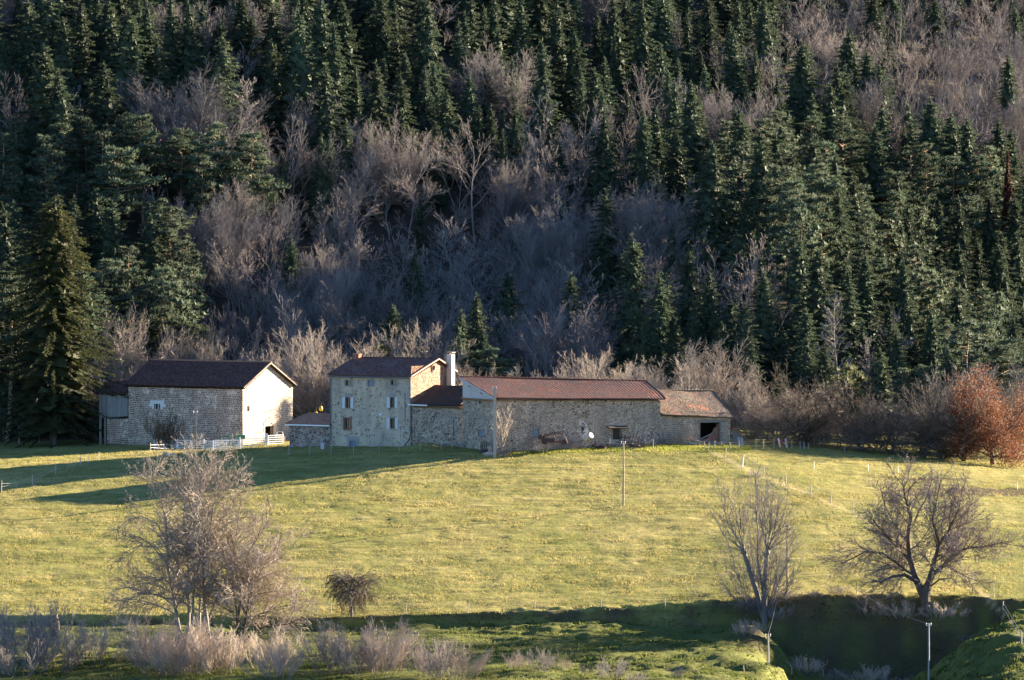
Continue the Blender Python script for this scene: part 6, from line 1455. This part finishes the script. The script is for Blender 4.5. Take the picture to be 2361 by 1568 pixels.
wire_bush()
def oak():
    g = G(2290, 604.0); H = P(2290, 852, 604).z - g.z; wd = Wood(71, 3, (1.5, 2.0, 3.2), (55, 50, 50), (.60, .52, .5), (.12, .08, .08), .17, .12, .018)
    pts = wd.line(g + Vector((0, 0, -.4)), Vector((.03, 0, 1)), H * .9, 8, .2, 0); wd.limb(pts, .34, .05, 0)
    for k in range(7):
        a = k * .9; q = wd.line(pts[1 + k % 3], Vector((math.cos(a), math.sin(a), .35)), H * .43, 6, .05, 1); wd.limb(q, .15, .03, 1)
    lv = wd.leaves(27000, .115, .36, lambda r: g.z + H * (0.45 + 0.6 * r.random()))
    custom_tree('russet_oak_tree', 'spreading oak still holding russet leaves at the right field edge', 'oak', g, wd, 'bark_dark', 'twig_brown', lv, 'oakleaf')
oak()
def poly(pxs, d, dz=0.0, seed=0):
    """limb through image points at depth d with a real sideways sway in depth"""
    r = random.Random(seed); out = []
    for i, p in enumerate(pxs):
        dd = d + (p[2] if len(p) > 2 else 0); out.append(P(p[0], p[1], dd))
    fine = [out[0]]
    for a, b in zip(out, out[1:]):
        n = max(1, int((b - a).length / 1.1))
        for k in range(1, n + 1):
            q = a.lerp(b, k / n); j = .05 if k < n else 0
            fine.append(q + Vector((r.gauss(0, j), r.gauss(0, j * 2), r.gauss(0, j))))
    return fine
def big_clump():
    d = 481.0; g = G(440, d)
    # tall multi-stemmed tree with arching side boughs
    wd = Wood(81, 4, (1.6, 2.3, 3.0, 4.0), (54, 48, 46, 46), (.46, .52, .52, .5), (.22, .08, .05, .05), .13, .16, .018, droop=.24, sides=(7, 5, 4, 3), minlen=.35)
    stems = [([(418, 1480, 0), (404, 1400, .5), (388, 1310, 1), (383, 1220, 1.5), (372, 1150, 2), (352, 1090, 2)], .24), ([(430, 1480, 0), (436, 1400, 0), (434, 1290, 0), (424, 1190, -.5), (430, 1120, -1), (426, 1075, -1)], .20), ([(455, 1470, 1), (462, 1380, 1.5), (466, 1260, 2), (462, 1160, 2), (476, 1080, 2)], .17), ([(482, 1480, -.5), (472, 1400, -1), (468, 1300, -1.5), (488, 1200, -2), (500, 1120, -2), (508, 1070, -2)], .26),
             ([(480, 1430, 0), (505, 1370, 0), (530, 1310, .5), (545, 1240, 1), (552, 1160, 1)], .17), ([(445, 1440, -1), (450, 1340, -2), (446, 1230, -3), (452, 1130, -3), (460, 1065, -3)], .13)]
    for k, (q, r0) in enumerate(stems): wd.limb(poly(q, d, seed=k), r0, .03, 0, 12.5)
    wd.droop = .5
    for k, (q, r0) in enumerate((([(404, 1400), (370, 1372, -.5), (330, 1368, -1), (290, 1385, -1.5), (262, 1418, -2)], .10), ([(390, 1300), (362, 1262), (320, 1258, .5), (285, 1275, 1), (268, 1298, 1)], .08), ([(386, 1250), (360, 1205, 0), (325, 1190, 1), (290, 1200, 1.5), (270, 1225, 2)], .075), ([(480, 1300), (510, 1265, 1), (545, 1240, 2), (575, 1225, 2.5)], .07))): wd.limb(poly(q, d, seed=20 + k), r0, .02, 1, 5.5)
    print('tris', len(wd.crown.f), len(wd.trunk.f)); custom_tree('multi_stemmed_tree', 'tall multi-stemmed bare tree with arching boughs in the left foreground', 'bare tree', g, wd, 'bark_grey', 'twig_grey2')
    # reddish companion to the right
    g = G(545, 478.0); wd = Wood(82, 4, (2.1, 2.9, 3.4, 4.4), (54, 46, 44, 44), (.50, .52, .52, .5), (.12, .08, .05, .05), .15, .18, .017, droop=.14, sides=(7, 5, 4, 3), minlen=.35)
    for k, (q, r0) in enumerate((([(545, 1500), (550, 1420), (556, 1330, .5), (575, 1270, 1), (608, 1220, 1), (625, 1190, 1)], .19), ([(555, 1500), (567, 1430, -1), (578, 1360, -1.5), (605, 1310, -2), (650, 1285, -2)], .14), ([(550, 1460), (590, 1420, 1), (640, 1400, 1), (680, 1395, 1)], .10), ([(548, 1440), (536, 1350, 1), (545, 1280, 1.5), (530, 1220, 2)], .12), ([(560, 1480), (610, 1445, -1), (660, 1440, -1.5), (700, 1425, -1.5)], .09))): wd.limb(poly(q, 478.0, seed=40 + k), r0, .025, 0, 8.5)
    custom_tree('reddish_bare_tree', 'spreading bare tree with reddish twigs right of the multi-stemmed tree', 'bare tree', g, wd, 'bark_dark', 'twig_red', wd.leaves(1500, .045, .3), 'paleleaf')
big_clump()
def pollards():
    d = 497.5; g = GP(1766, 1438, 490)
    d = g.y; wd = Wood(91, 3, (1.9, 2.2, 3.2), (34, 40, 42), (.36, .5, .5), (.2, .12, .1), .12, .2, .014, split=0, sides=(7, 4, 3, 3), minlen=.35)
    boles = [([(1768, 1445), (1752, 1400, .3), (1736, 1340, .5), (1722, 1295, .6), (1716, 1275, .6)], .30, .2), ([(1764, 1445), (1763, 1380, -.3), (1766, 1310, -.3), (1768, 1275, -.3)], .30, .19), ([(1772, 1440), (1785, 1380, .5), (1800, 1330, .8), (1820, 1290, 1)], .13, .07), ([(1768, 1430), (1748, 1300, -.5), (1745, 1200, -.6), (1742, 1090, -.6)], .12, .03)]
    for k, (q, a, b) in enumerate(boles):
        pts = poly(q, d, seed=60 + k); n = len(pts); wd.trunk.tube(pts, [a + (b - a) * i / (n - 1) for i in range(n)], 8, True)
        if k == 3: wd.limb(pts, a, b, 0, 7)
    wd.trunk.ball(P(1716, 1273, d + .6), .34, .3, .3, 8, 6, .2, random.Random(1)); wd.trunk.ball(P(1768, 1274, d - .3), .33, .3, .3, 8, 6, .2, random.Random(2))
    rnd = random.Random(5)
    tops = [(1716, 1272, .6, x, y) for x, y in ((1640, 1180), (1655, 1120), (1672, 1150), (1690, 1110), (1702, 1130), (1715, 1160), (1630, 1230), (1668, 1200))] + [(1768, 1272, -.3, x, y) for x, y in ((1742, 1085), (1755, 1130), (1770, 1110), (1785, 1125), (1800, 1115), (1815, 1150), (1830, 1165), (1835, 1200), (1778, 1150), (1762, 1160), (1795, 1180))] + [(1760, 1420, .3, x, y) for x, y in ((1800, 1260), (1812, 1300), (1832, 1320), (1840, 1360), (1700, 1350), (1690, 1330), (1785, 1250), (1775, 1300), (1665, 1290), (1650, 1320), (1680, 1260), (1735, 1180), (1725, 1220), (1808, 1220), (1822, 1245), (1845, 1300), (1752, 1240), (1795, 1330), (1700, 1390), (1845, 1390))]
    for k, (x0, y0, dz, x1, y1) in enumerate(tops):
        b = rnd.uniform(-2.2, 2.2); mx, my = x0 + (x1 - x0) * .62, y0 + (y1 - y0) * .42
        wd.limb(poly([(x0, y0, dz), (mx, my, dz + b * .6), (x1, y1, dz + b)], d, seed=70 + k), .065, .014, 0)
    custom_tree('pollard_tree', 'upright pollarded bare tree with two knobbly boles on the bank edge', 'bare tree', g, wd, 'bark_grey', 'twig_grey')
    g = GP(2136, 1408, 488); d = g.y
    wd = Wood(92, 4, (2.7, 3.5, 3.8, 4.4), (56, 50, 46, 46), (.46, .52, .52, .5), (.16, .1, .08, .05), .18, .16, .016, sides=(8, 6, 4, 3), minlen=.35)
    tr = poly([(2136, 1412), (2133, 1375), (2138, 1350)], d, seed=3); wd.trunk.tube([tr[0] + Vector((0, 0, -.5))] + tr, [.62] + [.52 - .10 * i / len(tr) for i in range(len(tr))], 10)
    L = [([(2128, 1372), (2112, 1335, .4), (2098, 1290, .8), (2093, 1240, 1), (2100, 1190, 1.2), (2085, 1140, 1.5), (2080, 1105, 1.5)], .40, 9), ([(2116, 1342), (2085, 1325, -1), (2055, 1330, -1.6), (2030, 1342, -2), (2015, 1338, -2)], .24, 6), ([(2110, 1328), (2070, 1300, 1), (2035, 1275, 1.5), (1995, 1272, 2), (1960, 1290, 2.5), (1940, 1300, 2.5)], .17, 7), ([(2132, 1360), (2150, 1310, -.5), (2165, 1255, -1), (2190, 1220, -1.5), (2212, 1170, -1.5), (2220, 1120, -1.5)], .32, 9), ([(2138, 1360), (2152, 1325, 1), (2185, 1295, 1.5), (2215, 1270, 2), (2235, 1262, 2), (2285, 1258, 2.5), (2320, 1248, 2.5)], .26, 8), ([(2190, 1292, 1.5), (2205, 1245, 2), (2218, 1195, 2.5), (2245, 1150, 3)], .17, 6), ([(2093, 1250, 1), (2060, 1205, 2), (2040, 1165, 2.5), (2030, 1125, 3)], .15, 6), ([(2098, 1290, .8), (2060, 1255, 0), (2030, 1220, -.5), (2005, 1190, -.5)], .14, 6), ([(2110, 1200, 1.2), (2135, 1150, 2), (2150, 1105, 2.5)], .12, 5), ([(2145, 1352), (2168, 1335, -.5), (2195, 1333, -1), (2205, 1338, -1)], .10, 3), ([(2165, 1255, -1), (2150, 1200, -2), (2160, 1150, -2.5), (2170, 1105, -2.5)], .14, 6)]
    for k, (q, r0, ln) in enumerate(L): wd.limb(poly(q, d, seed=90 + k), r0, .035, 0 if k in (0, 3, 4) else 1, ln)
    custom_tree('walnut_tree', 'big spreading bare walnut with thick crooked limbs above the dark hollow', 'walnut', g, wd, 'bark_dark', 'twig_brown')
    # small umbrella-shaped apple tree
    g = GP(812, 1424, 488); d = g.y
    wd = Wood(93, 3, (3.3, 4.0, 6.0), (55, 50, 48), (.55, .55, .5), (-.1, -.2, -.25), .2, .1, .016, droop=.5, sides=(6, 4, 3), minlen=.22)
    tr = poly([(812, 1428), (810, 1395), (806, 1368), (812, 1345), (814, 1334)], d, seed=4); n = len(tr); wd.trunk.tube(tr, [.14, .12] + [.10] * (n - 2), 7)
    for k in range(28):
        a = k * 2.4; s = P(810, 1344 + (k % 4) * 9, d); q = wd.line(s, Vector((math.cos(a), math.sin(a), .55 - .14 * (k % 4))), 1.75 + .35 * (k % 4) + wd.r.random() * .9, 5, 0, 1); wd.limb(q, .06, .02, 1)
    wd.trunk.tube([P(808, 1345, d), P(805, 1333, d), P(810, 1331, d)], .07, 6); wd.trunk.tube([P(813, 1345, d), P(817, 1331, d)], .07, 6)
    custom_tree('apple_tree', 'small umbrella-shaped bare apple tree on the bank edge', 'apple tree', g, wd, 'bark_grey', 'twig_dark')
pollards()
def shrubs():
    rnd = random.Random(33); S = []
    for x, y, n_ in ((20, 1420, 'grey-pink thicket at the lower left corner'), (70, 1405, 'grey-pink thicket below the left stump'), (120, 1450, 'reddish thicket right of the left stump'), (360, 1425, 'thicket at the foot of the multi-stemmed tree'), (430, 1440, 'dense thicket before the multi-stemmed tree stems'), (500, 1430, 'dense thicket between the two left foreground trees'), (415, 1452, 'grey thicket hiding the left stems of the multi-stemmed tree'), (465, 1456, 'tan thicket hiding the right stems of the multi-stemmed tree'), (545, 1462, 'grey thicket at the base of the reddish bare tree'), (620, 1440, 'reddish thicket right under the reddish bare tree'), 
                     (40, 1490, 'low grey thicket at the very bottom left'), (390, 1490, 'low grey thicket under the multi-stemmed tree'), (640, 1505, 'low brown thicket at the bottom under the reddish tree'), (215, 1462, 'thin reddish scrub low between stump and multi-stemmed tree'), (290, 1478, 'thin grey scrub left of the multi-stemmed tree stems'), (790, 1448, 'pale grey shrub below the apple tree, left one'), (850, 1440, 'pale grey shrub below the apple tree, right one'), (900, 1445, 'pale grey shrub right of the apple tree shadow'), (1000, 1475, 'tan shrub at the bottom edge, left of its group'), (1050, 1480, 'tan shrub at the bottom edge, middle of its group'), (1095, 1500, 'tan shrub at the bottom edge, right of its group'), (870, 1500, 'low pale shrub at the bottom edge under the apple tree'), 
                     (1190, 1530, 'low pinkish shrub at the bottom centre, first from left'), (1240, 1520, 'low pinkish shrub at the bottom centre, second from left'), (1300, 1528, 'low pinkish shrub at the bottom centre, third from left'), (1355, 1520, 'low pinkish shrub at the bottom centre, fourth from left'), (1405, 1535, 'low pinkish shrub at the bottom centre, fifth from left'), (1470, 1555, 'tiny pale shrub tips at the bottom edge before the mound'), (1560, 1552, 'tiny grey shrub tips at the bottom edge left of the leaning post')):
        d = rnd.uniform(456, 466) if y > 1500 or x > 700 else rnd.uniform(462, 474); g = G(x, d, -.1); H = P(x, y + rnd.uniform(-30, 18), d).z - g.z
        plant('H', g, max(H, 1.2), n_, 'bare shrubs of the foreground', rnd.uniform(1.0, 1.4), rnd=rnd)
    # brush on the bank about the trunks of walnut and pollard, on the mound and along the barn foot
    for x, y0, y1, n_, k in ((2010, 1380, 1425, 'grey brush hanging over the bank left of the walnut', 0), (2080, 1385, 1430, 'brown brush at the left foot of the walnut', 1), (2165, 1385, 1425, 'brown brush at the right foot of the walnut', 1), (1800, 1390, 1430, 'grey brush at the right foot of the pollard', 0), (1722, 1425, 1465, 'low brush on top of the earth mound', 1), (1740, 1380, 1420, 'grey brush at the left foot of the pollard', 2), (1741, 1080, 1099, 'small reddish bush by the top of the diagonal fence', 3)):
        g = GP(x, y1, 470); plant('H', g + Vector((0, -.1, -.15)), (y1 - y0) * g.y / FPX, n_, 'low brush on banks and fences', 1.5, var=k)
    for k, (x, d, h_, n_) in enumerate(((1830, 499.6, 1.0, 'bramble on the rim of the dark hollow, nearest the pollard'), (1880, 499.8, .8, 'bramble on the rim of the dark hollow, second from the pollard'), (1935, 499.7, 1.1, 'bramble on the rim of the dark hollow, third from the pollard'), (2200, 498.8, 1.2, 'bramble on the right rim of the dark hollow'), (2232, 497.5, .9, 'bramble on the right rim near the fence'), (1850, 491, 1.8, 'shaded bramble down in the dark hollow, left'), (1925, 489, 1.5, 'shaded bramble down in the dark hollow, middle'), (2010, 490, 2.0, 'shaded bramble down in the dark hollow, under the walnut'), (2090, 488, 1.6, 'shaded bramble down in the dark hollow, right'), (1960, 481, 1.2, 'low bramble at the foot of the dark hollow'))):
        plant('H', G(x, d, -.15), h_, n_, 'brambles of the dark hollow', 1.6, var=k % 4)
    for x, d, n_ in ((1163, 583.2, 'dry weed clump at the foot of the small pale tree'), (1320, 588.2, 'dry weed clump between car wreck and white tank'), (1490, 593, 'dark weed clump right of the harrow'), (1530, 594.3, 'weed clump at the joint of the two right barns'), (1574, 595.6, 'pale dry shrub before the mossy-roofed barn wall'), (1250, 585.6, 'dark weed clump at the left end of the car wreck'), (968, 592, 'dry stalks on the grassy mound')):
        plant('H', G(x, d, -.1), RNG.uniform(.9, 1.5) if x != 1574 else 2.0, n_, 'weed clumps of the farmyard', 1.0, var=1 if x == 1574 else None)
shrubs()
